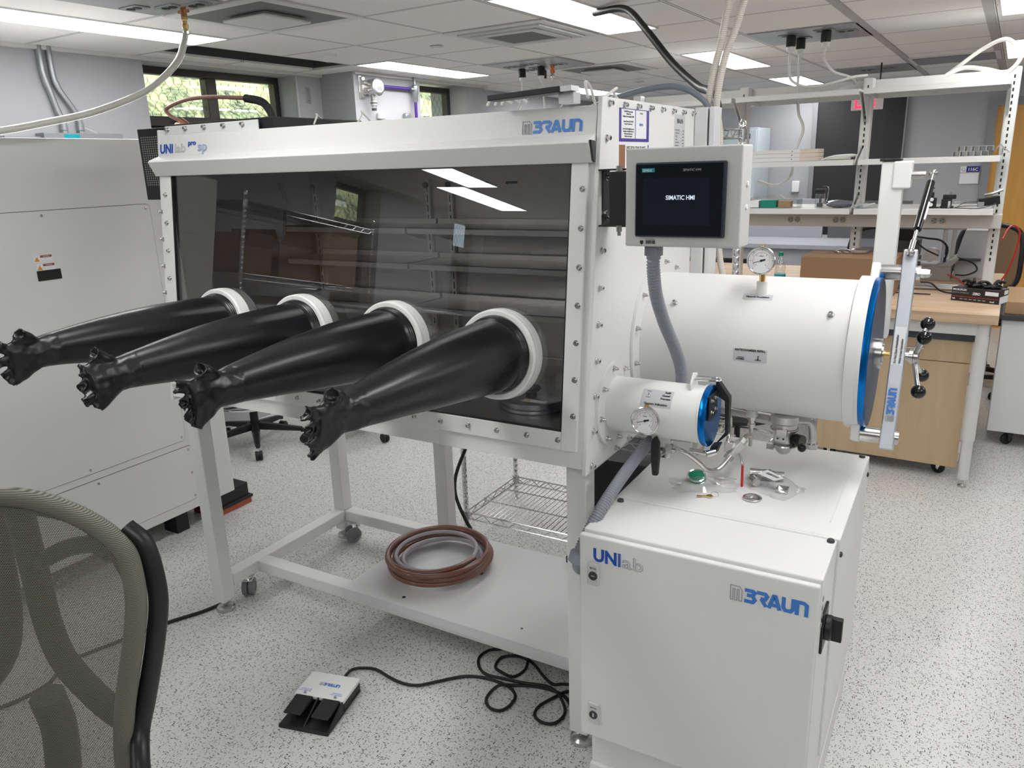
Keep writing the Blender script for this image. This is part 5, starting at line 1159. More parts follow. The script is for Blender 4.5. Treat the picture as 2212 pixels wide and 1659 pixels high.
for a in (-.055, .055): inst(screwM, 'screw', ped, PP(a, -.108, .05), rotto((0, 0, 1)))
pcab = [tuple(PP(.012, -.006, .026)), tuple(PP(.013, .02, .022)), (-1.703, 1.721, .008), (-1.666, 1.752, .007), (-1.623, 1.762, .007), (-1.55, 1.749, .007), (-1.489, 1.747, .007), (-1.442, 1.764, .007), (-1.403, 1.803, .007), (-1.335, 1.872, .007), (-1.275, 1.898, .007), (-1.213, 1.903, .007), (-1.157, 1.892, .010), (-1.122, 1.864, .007), (-1.117, 1.816, .007), (-1.132, 1.783, .007), (-1.165, 1.778, .007), (-1.196, 1.80, .007), (-1.207, 1.841, .007), (-1.19, 1.879, .018), (-1.153, 1.909, .010), (-1.098, 1.938, .007), (-1.034, 1.95, .007), (-.977, 1.94, .007), (-.93, 1.90, .007)]
part('cable', B().tube(spline(pcab, 6), .0052, 8), rubber, ped, 60)
cable('floor_cable', [(-.90, 2.03, .007), (-1.003, 1.999, .007), (-1.04, 1.979, .007), (-1.086, 2.0, .007), (-1.158, 2.049, .007), (-1.22, 2.059, .007), (-1.269, 2.027, .007), (-1.263, 1.97, .007), (-1.213, 1.938, .02), (-1.178, 1.952, .007), (-1.163, 2.008, .007), (-1.185, 2.06, .018), (-1.25, 2.10, .007), (-1.32, 2.14, .007)], .0052, rubber, 'thin black cable looped on the floor just under the base shelf edge', frame='G', sm=6)
cable('floor_cable', [(-.92, 2.02, .007), (-.985, 1.963, .007), (-1.004, 1.926, .007), (-1.03, 1.861, .007), (-1.023, 1.816, .007), (-.988, 1.798, .007), (-.953, 1.809, .007), (-.94, 1.847, .007), (-.952, 1.89, .007), (-.998, 1.93, .020), (-1.05, 1.947, .018), (-1.114, 1.929, .018), (-1.203, 1.913, .018), (-1.263, 1.907, .018), (-1.314, 1.944, .007), (-1.342, 1.989, .007), (-1.334, 2.039, .007), (-1.301, 2.066, .007), (-1.24, 2.13, .007)], .0052, rubber, 'black floor cable making the small loop beside the right stand foot', frame='G', sm=6)

# ================================================================== CHAIRS
knit = mat('olive grey mesh fabric', (.125, .125, .095), .85)
g = N(knit); c_ = g.obj((1, 1, 1)); wv = g.n('ShaderNodeTexWave', wave_type='BANDS', bands_direction='Z'); wv.inputs['Scale'].default_value = 130; wv.inputs['Distortion'].default_value = .35; wv.inputs['Detail Scale'].default_value = 40; g.l(c_, wv.inputs[0])
g.l(g.mix(wv.outputs[0], (.06, .06, .045), (.23, .23, .185)), g.b.inputs['Base Color'])
meshf = mat('see-through mesh fabric', (.16, .16, .125), .85)
g = N(meshf); c_ = g.obj(); 
tc = g.n('ShaderNodeTexCoord'); sp_ = g.n('ShaderNodeSeparateXYZ'); g.l(tc.outputs['UV'], sp_.inputs[0])
def tri(v, f, ph=0.0): return g.math('PINGPONG', g.math('MULTIPLY_ADD', v, f, ph), .5)
row = g.math('FLOOR', g.math('MULTIPLY', sp_.outputs[1], 190))
hu = g.math('FRACT', g.math('ADD', g.math('MULTIPLY', sp_.outputs[0], 120), g.math('MULTIPLY', row, .5)))
hv_ = g.math('FRACT', g.math('MULTIPLY', sp_.outputs[1], 190))
du = g.math('ABSOLUTE', g.math('SUBTRACT', hu, .5)); dv = g.math('ABSOLUTE', g.math('SUBTRACT', hv_, .5))
hole_ = g.math('MULTIPLY', g.math('LESS_THAN', du, .34), g.math('LESS_THAN', dv, .26))
g.l(g.math('SUBTRACT', 1, g.math('MULTIPLY', hole_, .75)), g.b.inputs['Alpha'])
def star_base(t, c, R_, z, a0, m, wheel=True, n=5):
    bb = B(); c = V(c); parts = []
    for k in range(n):
        a = a0 + 2 * PI * k / n; d = V((math.cos(a), math.sin(a), 0)); s = V((-d.y, d.x, 0)); p0 = c + V((0, 0, z)) + d * .03; p1 = c + V((0, 0, z - .035)) + d * R_
        rg = []
        for p, w_, h_ in ((p0, .028, .022), (p0.lerp(p1, .5), .022, .017), (p1, .016, .012)):
            rg.append([p + s * (i * w_) + V((0, 0, j * h_)) for i, j in ((-1, -1), (1, -1), (.7, 1), (-.7, 1))])
        q = part('base_arm', B().loft(rg).cyl(p1 + V((0, 0, -.02)), p1 + V((0, 0, .005)), .012), m, t, 30, .002)
        if wheel:
            w2 = B(); 
            for sg in (-1, 1): w2.lathe([(1e-4, .004), (.027, .004), (.029, .008), (.029, .018), (.025, .022), (1e-4, .022)], V((p1.x, p1.y, .029)) + d * .010, s * sg, 18)
            w2.cyl(V((p1.x, p1.y, .029)) + d * .01 - s * .006, V((p1.x, p1.y, .029)) + d * .01 + s * .006, .022)
            part('caster', w2, m, q)
    part('gas_column', B().cyl(c + V((0, 0, z - .03)), c + V((0, 0, z + .10)), .026).cyl(c + V((0, 0, z + .10)), c + V((0, 0, z + .30)), .015), m, t)
bx_, by_ = -1.337, .571; cu = V((.903, .43, 0)).normalized(); cn = V((.43, -.903, 0)).normalized()
def CH(u, z, d=0): return V((bx_, by_, 0)) + cu * u + V((0, 0, z)) + cn * (d + .10 * (1.2 - z))
oc = thing('office_chair', 'grey-green mesh back office chair in the left foreground, black frame edge', 'chair', tuple(CH(0, 0, .25)))
outl = [(0, 1.206), (.07, 1.203), (.134, 1.188), (.20, 1.160), (.240, 1.128), (.252, 1.09), (.254, 1.04), (.243, .98), (.228, .924), (.208, .845), (.196, .77), (.19, .70), (.15, .655), (.0, .64)]
full = [(-u, z) for u, z in outl[::-1]][:-1] + outl
dep_ = lambda u, z: .022 * (u / .25) ** 2 + .01 * math.sin((z - .64) / .56 * PI)
loop = spline([CH(u, z, dep_(u, z)) for u, z in full[:-1]], 6, True)
part('back_rim', B().tube(loop, .0165, 12, closed=True), knit, oc, 60, label='knitted fabric rim of the backrest')
nz, nu = 26, 20; vs = []; uvs = []
def hw(z):
    for (u0, z0), (u1, z1) in zip(outl, outl[1:]):
        if z1 <= z <= z0: return u0 + (u1 - u0) * (z0 - z) / (z0 - z1 + 1e-9)
    return .0
for j in range(nz + 1):
    z = .645 + (1.200 - .645) * j / nz; h = hw(z)
    for i in range(nu + 1):
        u = -h + 2 * h * i / nu; vs.append(CH(u, z, dep_(u, z) + .004)); uvs.append((u, z))
ms = part('back_mesh', B().add(vs, [(j * (nu + 1) + i, j * (nu + 1) + i + 1, (j + 1) * (nu + 1) + i + 1, (j + 1) * (nu + 1) + i) for j in range(nz) for i in range(nu)]), meshf, oc, 60, label='see-through mesh of the backrest')
uvl = ms.data.uv_layers.new(name='UVMap')
for l_ in ms.data.loops: uvl.data[l_.index].uv = (uvs[l_.vertex_index][0] * 2.0, uvs[l_.vertex_index][1] * 2.0)
frm = mat('dark olive plastic frame', (.022, .023, .019), .6)
edge = B().tube(spline([CH(.232, 1.155, .0), CH(.262, 1.122, .0), CH(.274, 1.04, .0), CH(.262, .965, .0), CH(.246, .90, .0), CH(.231, .845, .0), CH(.222, .80, .01), CH(.235, .77, .04), CH(.27, .745, .10), CH(.29, .735, .16)], 8), .0155, 12)
part('side_frame', edge, blackp, oc, 60, label='black plastic edge frame')
part('side_frame', B().tube(spline([CH(-.232, 1.155, .0), CH(-.262, 1.122, .0), CH(-.274, 1.04, .0), CH(-.246, .90, .0), CH(-.231, .845, .0), CH(-.222, .80, .01), CH(-.235, .77, .04), CH(-.27, .745, .10), CH(-.29, .735, .16)], 8), .0155, 12), blackp, oc, 60)
fb = B()
for sd_ in (-1, 1):
    fb.tube(spline([CH(sd_ * .028, 1.175, -.03), CH(sd_ * .03, 1.05, -.045), CH(sd_ * .036, .96, -.05), CH(sd_ * .055, .89, -.05), CH(sd_ * .10, .835, -.045), CH(sd_ * .15, .80, -.035), CH(sd_ * .205, .785, -.02)], 8), .022, 12)
    fb.tube(spline([CH(sd_ * .04, 1.07, -.04), CH(sd_ * .10, 1.10, -.035), CH(sd_ * .16, 1.115, -.02), CH(sd_ * .195, 1.105, -.01)], 6), .015, 10)
    fb.tube(spline([CH(sd_ * .0, 1.178, -.022), CH(sd_ * .07, 1.175, -.022), CH(sd_ * .134, 1.16, -.02), CH(sd_ * .185, 1.128, -.014), CH(sd_ * .213, 1.09, -.008), CH(sd_ * .232, 1.04, -.004), CH(sd_ * .222, .97, -.004), CH(sd_ * .205, .90, -.004), CH(sd_ * .19, .82, -.004)], 6), .012, 10)
fb.tube(spline([CH(0, .80, -.07), CH(0, .7, -.09), CH(0, .55, -.06), CH(0, .46, .06)], 6), .03, 10)
part('back_support', fb, frm, oc, 60)
sc_ = CH(0, 0, .27)
rg = []
for (k_, z) in ((.9, .455), (1.0, .47), (1.0, .50), (.92, .52)):
    rg.append([V((sc_.x, sc_.y, z)) + cu * (.24 * k_ * math.copysign(abs(math.cos(2 * PI * j / 32)) ** .5, math.cos(2 * PI * j / 32))) + cn * (.23 * k_ * math.copysign(abs(math.sin(2 * PI * j / 32)) ** .5, math.sin(2 * PI * j / 32))) for j in range(32)])
part('seat', B().loft(rg), mat('black seat fabric', (.02, .02, .022), .85), oc, 60)
part('seat_mechanism', B().box(sc_.x - .09, sc_.y - .09, .41, sc_.x + .09, sc_.y + .09, .457), blackp, oc, 0, .01)
star_base(oc, (sc_.x, sc_.y, 0), .31, .11, .3, blackp)

stl = thing('lab_stool', 'black stool with a chrome foot ring behind the glovebox legs', 'stool', (-3.85, 3.25, 0))
part('foot_ring', B().ring((-3.85, 3.25, .30), (0, 0, 1), .24, .010, 48, 8), chrome, stl)
b = B()
for k in range(3): a = 2 * PI * k / 3 + .5; b.cyl((-3.85, 3.25, .27), (-3.85 + .22 * math.cos(a), 3.25 + .22 * math.sin(a), .30), .006)
part('ring_spoke', b.cyl((-3.85, 3.25, .255), (-3.85, 3.25, .30), .032), darkgrey, stl) if 0 else part('ring_hub', b.cyl((-3.85, 3.25, .255), (-3.85, 3.25, .30), .032), blackp, stl)
star_base(stl, (-3.85, 3.25, 0), .30, .13, -.70, blackp)
part('seat', B().lathe([(.12, 0), (.19, .01), (.20, .03), (.19, .055), (.12, .065)], (-3.85, 3.25, .44), n=36), mat('black vinyl seat', (.02, .02, .022), .5), stl)
part('back_post', B().tube(spline([(-3.97, 3.35, .43), (-4.02, 3.40, .47), (-4.04, 3.42, .60), (-4.02, 3.40, .75)], 6), .014, 8), blackp, stl, 60)
st3 = dup(stl, (.45, .50, 0), 'stool behind the second rear stand leg, mostly hidden by the gloves', .35)
st2 = dup(stl, (2.95, .53, 0), 'stool with a chrome foot ring seen beneath the large round chamber', 2.0)
st2.location.z = 0

# ================================================================== CHROME WIRE RACK behind the stand (frame G)
def wire_rack(label, rx0, rx1, ry0, ry1, zs, top, frame):
    rk = thing('wire_rack', label, 'shelving', ((rx0 + rx1) / 2, (ry0 + ry1) / 2, 0), frame)
    for x in (rx0, rx1):
        for y in (ry0, ry1):
            prof = [(.0125, .03)]
            for k in range(int((top - .06) / .03)): prof += [(.0125, .05 + .03 * k - .004), (.0112, .05 + .03 * k - .002), (.0125, .05 + .03 * k)]
            q = part('post', B().lathe(prof + [(.0125, top), (.006, top + .01)], (x, y, 0), n=12), chrome, rk)
            part('levelling_foot', B().lathe([(.010, 0), (.011, .004), (.006, .008), (.006, .03), (.012, .032)], (x, y, 0), n=12), tubest, q)
    for z in zs:
        b = B(); r = .0034
        for (xa, ya, xb, yb) in ((rx0, ry0, rx1, ry0), (rx0, ry1, rx1, ry1), (rx0, ry0, rx0, ry1), (rx1, ry0, rx1, ry1)):
            for h in (0, -.032): b.tube([(xa, ya, z + h), (xb, yb, z + h)], r, 6)
            L_ = math.hypot(xb - xa, yb - ya); n = int(L_ / .045); pts = []
            for k in range(n + 1): t_ = k / n; pts.append((xa + (xb - xa) * t_, ya + (yb - ya) * t_, z - (.032 if k % 2 else 0)))
            b.tube(pts, .0022, 5)
        lx = rx1 - rx0 > ry1 - ry0; n = int(max(rx1 - rx0, ry1 - ry0) / .0245)
        for k in range(1, n):
            if lx: x = rx0 + (rx1 - rx0) * k / n; b.tube([(x, ry0, z + .002), (x, ry1, z + .002)], .0018, 4)
            else: y = ry0 + (ry1 - ry0) * k / n; b.tube([(rx0, y, z + .002), (rx1, y, z + .002)], .0018, 4)
        for k in (1, 2):
            if lx: y = ry0 + (ry1 - ry0) * k / 3; b.tube([(rx0, y, z - .003), (rx1, y, z - .003)], .003, 5)
            else: x = rx0 + (rx1 - rx0) * k / 3; b.tube([(x, ry0, z - .003), (x, ry1, z - .003)], .003, 5)
        for x in (rx0, rx1):
            for y in (ry0, ry1): b.lathe([(.018, -.036), (.0165, .004)], (x, y, z), n=14)
        part('shelf', b, wirec, rk)
wire_rack('chrome wire shelving rack standing behind the glovebox', -1.905, -.813, 2.775, 3.25, (.125, .60, 1.805), 1.835, 'G')
wire_rack('chrome wire rack with cardboard boxes, reflected in the glovebox window', -4.12, -3.66, -.92, .28, (.3, .9, 1.45, 1.87), 1.93, 'R')
def open_box(lab, x0, y0, z0, x1, y1, z1, m, fl=.12):
    t = thing('cardboard_box', lab, 'box', ((x0 + x1) / 2, (y0 + y1) / 2, z0), 'R'); e = .004
    part('carton', B().box(x0, y0, z0, x1, y1, z0 + e).box(x0, y0, z0, x0 + e, y1, z1).box(x1 - e, y0, z0, x1, y1, z1).box(x0, y0, z0, x1, y0 + e, z1).box(x0, y1 - e, z0, x1, y1, z1), m, t, 0)
    part('flap', B().add([(x1, y0, z1), (x1, y1, z1), (x1 + fl * .5, y1, z1 + fl * .8), (x1 + fl * .5, y0, z1 + fl * .8)], [(0, 1, 2, 3)]), m, t, 0)
    part('flap', B().add([(x0, y1, z1), (x1, y1, z1), (x1, y1 + fl * .4, z1 + fl * .7), (x0, y1 + fl * .4, z1 + fl * .7)], [(0, 1, 2, 3)]), m, t, 0)
    return t
open_box('open cardboard box at the near end of the reflected wire rack', -4.08, -.02, 1.455, -3.72, .22, 1.62, card, .1)
open_box('open cardboard box in the middle of the reflected wire rack', -4.08, -.42, 1.455, -3.70, -.06, 1.66, card, .12)
open_box('tall cardboard box at the far end of the reflected wire rack', -4.08, -.86, 1.455, -3.74, -.50, 1.80, card2, .05)
t = thing('vacuum_pump', 'black boxy unit low on the wire rack behind the cabinet', 'pump', (-1.03, 3.0, .13))
part('housing', B().box(-1.33, 2.80, .131, -.86, 3.2, .50), blackm, t, 0, .01)
part('side_knob', B().cyl((-1.36, 2.86, .26), (-1.33, 2.86, .26), .022), blackp, t)
cable('green_hose', [(-1.27, 2.70, .60), (-1.24, 2.68, .48), (-1.21, 2.66, .36), (-1.16, 2.70, .24), (-1.14, 2.76, .15)], .007, mat('dark green hose', (.01, .12, .07), .4), 'dark green hose hanging beside the grey conduit', frame='G')
t = thing('steel_pipes', 'pair of stainless pipes lying across the wire rack behind the black valve handle', 'pipe', (-1.0, 2.9, .60))
for k, y in enumerate((2.82, 2.89)): part('pipe', B().cyl((-1.15, y, .628), (-.70, y + .02, .628), .022, n=20), tubest, t)

# ================================================================== LAB BENCH (frame R)
bxl, bxr, bf, bm_, bb_ = -2.3, .015, 4.36, 5.14, 5.92; bz0, bz1 = .88, .925
bench = thing('lab_bench', 'double lab bench with wood-grain top, white legs and open shelving', 'bench', (-1.1, 5.1, 0), 'R')
part('bench_top', B().box(bxl, bf, bz0 - .005, bxr, bm_ - .002, bz1), butcher, bench, 0, .003)
part('bench_top', B().box(bxl, bm_, bz0 - .005, bxr, bb_, bz1), butcher, bench, 0, .003)
part('apron', B().box(bxl + .06, bf + .04, .81, bxr - .03, bf + .06, bz0 - .006).box(bxr - .05, bf + .04, .81, bxr - .03, bb_ - .04, bz0 - .006), shelfw, bench, 0, .002)
for x in (bxr - .06, bxl + .06):
    for y in (bf + .055, bb_ - .06):
        q = part('leg', B().cyl((x, y, .26), (x, y, bz0 - .006), .03, n=24).cyl((x, y, .045), (x, y, .26), .0255, n=24), shelfw, bench)
        part('levelling_foot', B().lathe([(.022, 0), (.022, .008), (.006, .012), (.006, .05)], (x, y, 0), n=16), tubest, q)
pyc = 5.12; PX = (-.065, -.775, -1.485, -2.2)
for i, x in enumerate(PX):
    q = part('shelf_post', B().box(x - .028, pyc - .035, bz1, x + .028, pyc + .035, 2.115), shelfw, bench, 0, .008)
    sl_ = B()
    for k in range(30): sl_.box(x - .005, pyc - .0356, 1.10 + .033 * k, x + .003, pyc - .035, 1.118 + .033 * k)
    part('slots', sl_, blackp, q, 0)
for i in range(3):
    xa, xb = PX[i + 1] + .012, PX[i] - .012
    for z, f_, bk in ((2.045, 4.87, 5.37), (1.668, 4.87, 5.10), (1.395, 4.87, 5.37)):
        h = .03
        q = part('shelf', B().box(xa, f_, z - .004, xb, bk, z).box(xa, f_, z - h, xb, f_ + .003, z - .004).box(xa, bk - .003, z - h, xb, bk, z - .004).box(xa, f_ + .003, z - h, xa + .003, bk - .003, z - .004).box(xb - .003, f_ + .003, z - h, xb, bk - .003, z - .004), shelfw, bench, 0, .001)
        if z > 2: part('rear_lip', B().box(xa, pyc + .04, z, xb, pyc + .043, z + .062), shelfw, q, 0)
        for xe, s in ((xa - .004, 1), (xb + .002, -1)):
            zz = z if z < 2 else z - .03
            if z < 2: P_ = [(xe, pyc - .03, zz - .02), (xe, f_ + .02, zz - .02), (xe, f_ + .03, zz + .0), (xe, pyc - .05, zz + .075), (xe, pyc - .03, zz + .09)]
            else: P_ = [(xe, pyc - .03, zz), (xe, f_ + .02, zz), (xe, pyc - .03, zz - .15)]
            part('bracket', B().prism(P_, (.002, 0, 0)), shelfw, q, 0)
rl = part('outlet_rail', B().box(PX[3], pyc - .13, 1.285, PX[0] + .03, pyc - .05, 1.362), railbeige, bench, 0, .003)
def outlet(x, y, z):
    q = part('receptacle', B().lathe([(.0175, 0), (.0175, .003), (.015, .0045)], (x, y, z), (0, -1, 0), 24), mat('grey receptacle', (.30, .31, .30), .5), rl)
    part('slots', B().box(x - .007, y - .0052, z - .002, x - .003, y - .0044, z + .0).box(x + .001, y - .0052, z + .004, x + .009, y - .0044, z + .0065).box(x + .001, y - .0052, z - .0075, x + .009, y - .0044, z - .005).box(x - .009, y - .0052, z - .003, x - .005, y - .0044, z + .002), blackp, q, 0)
for x in (-1.135, -1.095, -.875, -.835, -.61, -.57, -.357, -.317): outlet(x, pyc - .13, 1.325)
for x in (-1.075, -.815, -.55, -.297): part('warning_mark', B().prism([(x - .006, pyc - .1304, 1.305), (x + .006, pyc - .1304, 1.305), (x, pyc - .1304, 1.315)], (0, .0003, 0)), yellow, rl, 0)
part('blank_cover', B().box(-.14, pyc - .1312, 1.305, -.08, pyc - .13, 1.345).box(-1.36, pyc - .1312, 1.308, -1.31, pyc - .13, 1.34), railbeige, rl, 0, .001)
# things on the shelves
for k in range(3):
    t = thing('flat_white_box', ('bottom', 'middle', 'top')[k] + ' one of three long flat white metal boxes on the middle shelf', 'box', (-1.15, 4.96, 1.669 + .0225 * k), 'R', 'flat white metal boxes on the middle shelf')
    part('body', B().box(-1.40, 4.89, 1.669 + .0225 * k, -1.085, 5.06, 1.690 + .0225 * k), shelfw, t, 0, .001)
    part('end_section', B().box(-1.085, 4.89, 1.669 + .0225 * k, -.985, 5.06, 1.690 + .0225 * k), mat('warm white paint', (.62, .54, .46), .5), t, 0, .001)
    part('screw_hole', B().cyl((-1.13, 4.8895, 1.68 + .0225 * k), (-1.13, 4.89, 1.68 + .0225 * k), .003), blackp, t, 0)
solo('white_tubing', B().tube(spline([(-.97, 4.93, 1.672), (-.90, 4.92, 1.690), (-.82, 4.95, 1.695), (-.795, 5.0, 1.690), (-.85, 5.03, 1.685), (-.95, 4.97, 1.675), (-.90, 4.96, 1.676), (-.82, 4.98, 1.676)], 6), .006, 8), cable_w, 'looped white tubing lying on the middle shelf by the post', 'tubing', 'R', smooth=60)
t = thing('stepped_brackets', 'stack of folded grey sheet metal channels at the right of the middle shelf', 'metal parts', (-.19, 4.97, 1.669), 'R')
zg = mat('zinc sheet', (.42, .43, .44), .35, .8)
for j in range(2):
    for i in range(5):
        x = -.30 + .033 * i + .02 * j; z = 1.669 + .026 * j
        part('channel', B().box(x, 4.91, z, x + .003, 5.05, z + .026).box(x + .003, 4.91, z + .023, x + .03, 5.05, z + .026).box(x + .03, 4.91, z, x + .033, 5.05, z + .026), zg, t, 0)
part('angled_sheet', B().prism([(-.12, 4.91, 1.675), (-.09, 4.91, 1.728), (-.087, 4.91, 1.728), (-.04, 4.91, 1.682), (-.043, 4.91, 1.680), (-.088, 4.91, 1.720)], (0, .12, 0)), zg, t, 0)
t = thing('clear_parts_box', 'clear plastic case with green and brown packets on the lower shelf', 'box', (-1.22, 5.0, 1.396), 'R')
part('case', B().box(-1.38, 4.93, 1.396, -1.09, 5.07, 1.398).box(-1.38, 4.93, 1.398, -1.378, 5.07, 1.445).box(-1.092, 4.93, 1.398, -1.09, 5.07, 1.445).box(-1.378, 5.068, 1.398, -1.092, 5.07, 1.445), clearbox, t, 0)
part('green_packet', B().box(-1.31, 4.935, 1.399, -1.215, 4.99, 1.443), mat('green box print', (.0, .20, .13), .5), t, 0, .002)
part('brown_packet', B().box(-1.205, 4.945, 1.399, -1.13, 5.0, 1.438), mat('tan print', (.32, .20, .10), .6), t, 0, .002)
part('white_packet', B().box(-1.375, 4.94, 1.399, -1.32, 5.03, 1.44), paper, t, 0, .002)
part('lid', B().add([(-1.38, 4.93, 1.447), (-1.09, 4.93, 1.447), (-1.09, 5.07, 1.47), (-1.38, 5.07, 1.47)], [(0, 1, 2, 3)]), clearbox, t, 0)
t = thing('sample_jar', 'clear square jar with a black lid on the lower shelf', 'jar', (-.97, 4.98, 1.396), 'R')
part('jar', B().box(-.995, 4.955, 1.396, -.945, 5.005, 1.48), clearbox, t, 0, .004)
part('contents', B().box(-.985, 4.965, 1.40, -.955, 4.995, 1.425).box(-.975, 4.97, 1.425, -.962, 4.985, 1.465), darkgrey, t, 0, .003)
part('lid', B().box(-.999, 4.951, 1.48, -.941, 5.009, 1.505), blackp, t, 0, .004)
part('bail_wire', B().tube(spline([(-.94, 4.98, 1.42), (-.93, 4.98, 1.46), (-.93, 4.98, 1.515), (-.96, 4.98, 1.518)], 4), .003, 6), chrome, t)
random.seed(8); vs = []; fs = []
def blob(cx, cy, cz, rx_, ry_, rz_, seed, amp=.15, n=18, m=10):
    vs = []; 
    for j in range(m + 1):
        for i in range(n):
            th = PI * j / m; ph = 2 * PI * i / n; d = V((math.sin(th) * math.cos(ph), math.sin(th) * math.sin(ph), math.cos(th)))
            k = 1 + amp * noise.noise(d * 2.5 + V((seed, 0, 0))); vs.append((cx + rx_ * d.x * k, cy + ry_ * d.y * k, cz + rz_ * max(d.z * k, -.95)))
    return B().add(vs, [(j * n + i, j * n + (i + 1) % n, (j + 1) * n + (i + 1) % n, (j + 1) * n + i) for j in range(m) for i in range(n)])
t = thing('antistatic_bag', 'crumpled grey antistatic bag lying on the lower shelf', 'bag', (-.86, 4.99, 1.396), 'R')
part('bag', blob(-.86, 4.99, 1.418, .075, .05, .022, 3, .25), mat('grey metallised film', (.20, .22, .26), .22, .5), t, 50)
part('film_ends', blob(-.86, 4.99, 1.410, .088, .055, .013, 8, .5), clearpl, t, 50)
t = thing('rolled_sheets', 'short roll of clear tubes lying at the centre post on the lower shelf', 'tubes', (-.72, 4.95, 1.396), 'R')
for k in range(3): part('tube', B().cyl((-.765 + .02 * k, 4.89, 1.408 + .003 * (k % 2)), (-.715 + .02 * k, 4.99, 1.414), .011, n=16), (alu, clearbox, alu)[k], t)
t = thing('mirror_mount', 'black optical mount with two round white dials on the lower shelf', 'optics', (-.38, 4.98, 1.396), 'R')
part('body', B().box(-.405, 4.955, 1.396, -.355, 5.0, 1.452).box(-.395, 4.96, 1.452, -.37, 4.99, 1.482).box(-.42, 4.955, 1.396, -.34, 5.01, 1.402), blackp, t, 0, .003)
part('dial', B().cyl((-.378, 4.953, 1.443), (-.378, 4.955, 1.443), .010).cyl((-.380, 4.953, 1.415), (-.380, 4.955, 1.415), .010), paper, t)
part('thumb_screw', B().cyl((-.383, 4.975, 1.482), (-.383, 4.975, 1.50), .004).box(-.396, 4.972, 1.50, -.37, 4.978, 1.506), darkgrey, t)
t = thing('translation_stage', 'black optical stage with a steel micrometer on the lower shelf', 'optics', (-.30, 4.98, 1.396), 'R')
part('body', B().box(-.335, 4.95, 1.396, -.27, 5.01, 1.408).box(-.33, 4.955, 1.408, -.28, 5.0, 1.445).box(-.325, 4.96, 1.445, -.262, 5.0, 1.468), blackp, t, 0, .003)
part('micrometer', B().box(-.296, 4.944, 1.40, -.284, 4.954, 1.435).cyl((-.27, 4.97, 1.43), (-.235, 4.97, 1.43), .006), chrome, t, 0)
part('thumb_screw', B().cyl((-.29, 4.98, 1.468), (-.29, 4.98, 1.482), .004).box(-.302, 4.977, 1.482, -.278, 4.983, 1.488).box(-.268, 4.985, 1.46, -.258, 4.99, 1.505), zg, t)
t = thing('small_motor', 'small black motor unit with wires at the right end of the lower shelf', 'motor', (-.10, 4.98, 1.396), 'R')
part('body', B().bar((-.155, 4.96, 1.425), (-.06, 4.985, 1.44), .05, .045), blackp, t, 0, .004)
part('front_plate', B().box(-.155, 4.93, 1.402, -.125, 4.935, 1.43), zg, t, 0)
part('arm', B().tube(spline([(-.13, 4.97, 1.465), (-.09, 4.97, 1.475), (-.05, 4.98, 1.492)], 4), .008, 8), zg, t)
part('wires', B().tube(spline([(-.15, 4.93, 1.41), (-.21, 4.92, 1.41), (-.26, 4.91, 1.402), (-.22, 4.90, 1.399), (-.14, 4.90, 1.40), (-.07, 4.93, 1.42)], 6), .0025, 6).tube(spline([(-.16, 4.96, 1.43), (-.22, 4.96, 1.425), (-.26, 4.93, 1.40), (-.30, 4.95, 1.41)], 6), .002, 6), darkgrey, t)
# things on the bench top
t = thing('cardboard_box', 'closed brown cardboard box on the wood bench top', 'box', (-.78, 4.9, bz1), 'R')
part('carton', B().box(-1.0, 4.72, bz1, -.50, 5.06, bz1 + .212), card, t, 0, .004)
part('flap_seam', B().box(-1.0, 4.888, bz1 + .212, -.50, 4.892, bz1 + .2128), mat('dark seam', (.12, .06, .03), .9), t, 0)
t = thing('water_bottle', 'clear water bottle with green cap and teal label on the bench', 'bottle', (-1.145, 4.85, bz1), 'R')
part('bottle', B().lathe([(.028, 0), (.033, .006), (.033, .06), (.030, .075), (.033, .09), (.032, .12), (.024, .16), (.014, .185), (.012, .20)], (-1.145, 4.85, bz1), n=28), clearbox, t, 60)
part('label', B().lathe([(.0335, .03), (.0335, .085)], (-1.145, 4.85, bz1), n=28), mat('teal blue label', (.02, .30, .38), .5), t, 60)
part('cap', B().lathe([(.0145, .195), (.0145, .215), (.013, .217)], (-1.145, 4.85, bz1), n=20), green, t)
t = thing('glove_carton', 'black carton of disposable gloves on the right end of the bench top', 'box', (-.08, 4.69, bz1), 'R')
ga = V((.947, -.32, 0)).normalized(); gb_ = V((.32, .947, 0)).normalized(); gc = V((-.217, 4.748, bz1))
def GP(a, b_, z): return gc + ga * a + gb_ * b_ + V((0, 0, z))
def gbox(a0, b0, z0, a1, b1, z1): return B().add([GP(a0, b0, z0), GP(a1, b0, z0), GP(a1, b1, z0), GP(a0, b1, z0), GP(a0, b0, z1), GP(a1, b0, z1), GP(a1, b1, z1), GP(a0, b1, z1)], BF)
part('carton', gbox(0, 0, 0, .235, .115, .072), mat('black carton print', (.018, .016, .018), .4), t, 0, .002)
part('white_end_panel', gbox(.235, .002, .002, .2356, .113, .038), paper, t, 0)
part('end_label', gbox(.235, .055, .045, .2356, .105, .066), paper, t, 0)
part('size_panel', gbox(.165, -.0006, .042, .228, 0, .062), paper, t, 0)
part('red_line', gbox(.0, -.0006, .024, .228, 0, .0265), redink, t, 0)
text('lettering', 'MICROFLEX', .0135, GP(.006, -.0008, .057), ga, FZ, inkw, t, .0004, .95, depth=.0001)
text('lettering', 'BLACK DRAGON', .0115, GP(.006, -.0008, .042), ga, FZ, inkg, t, 0, .9, depth=.0001)
text('lettering', 'ZERO', .018, GP(.105, -.0008, .039), ga, FZ, inkw, t, .0006, .8, depth=.0001)
text('lettering', '100', .011, GP(.006, -.0008, .009), ga, FZ, inkw, t, .0005, .9, depth=.0001); text('lettering', 'Ansell', .010, GP(.19, -.0008, .008), ga, FZ, inkw, t, .0003, .9, depth=.0001)
b = B()
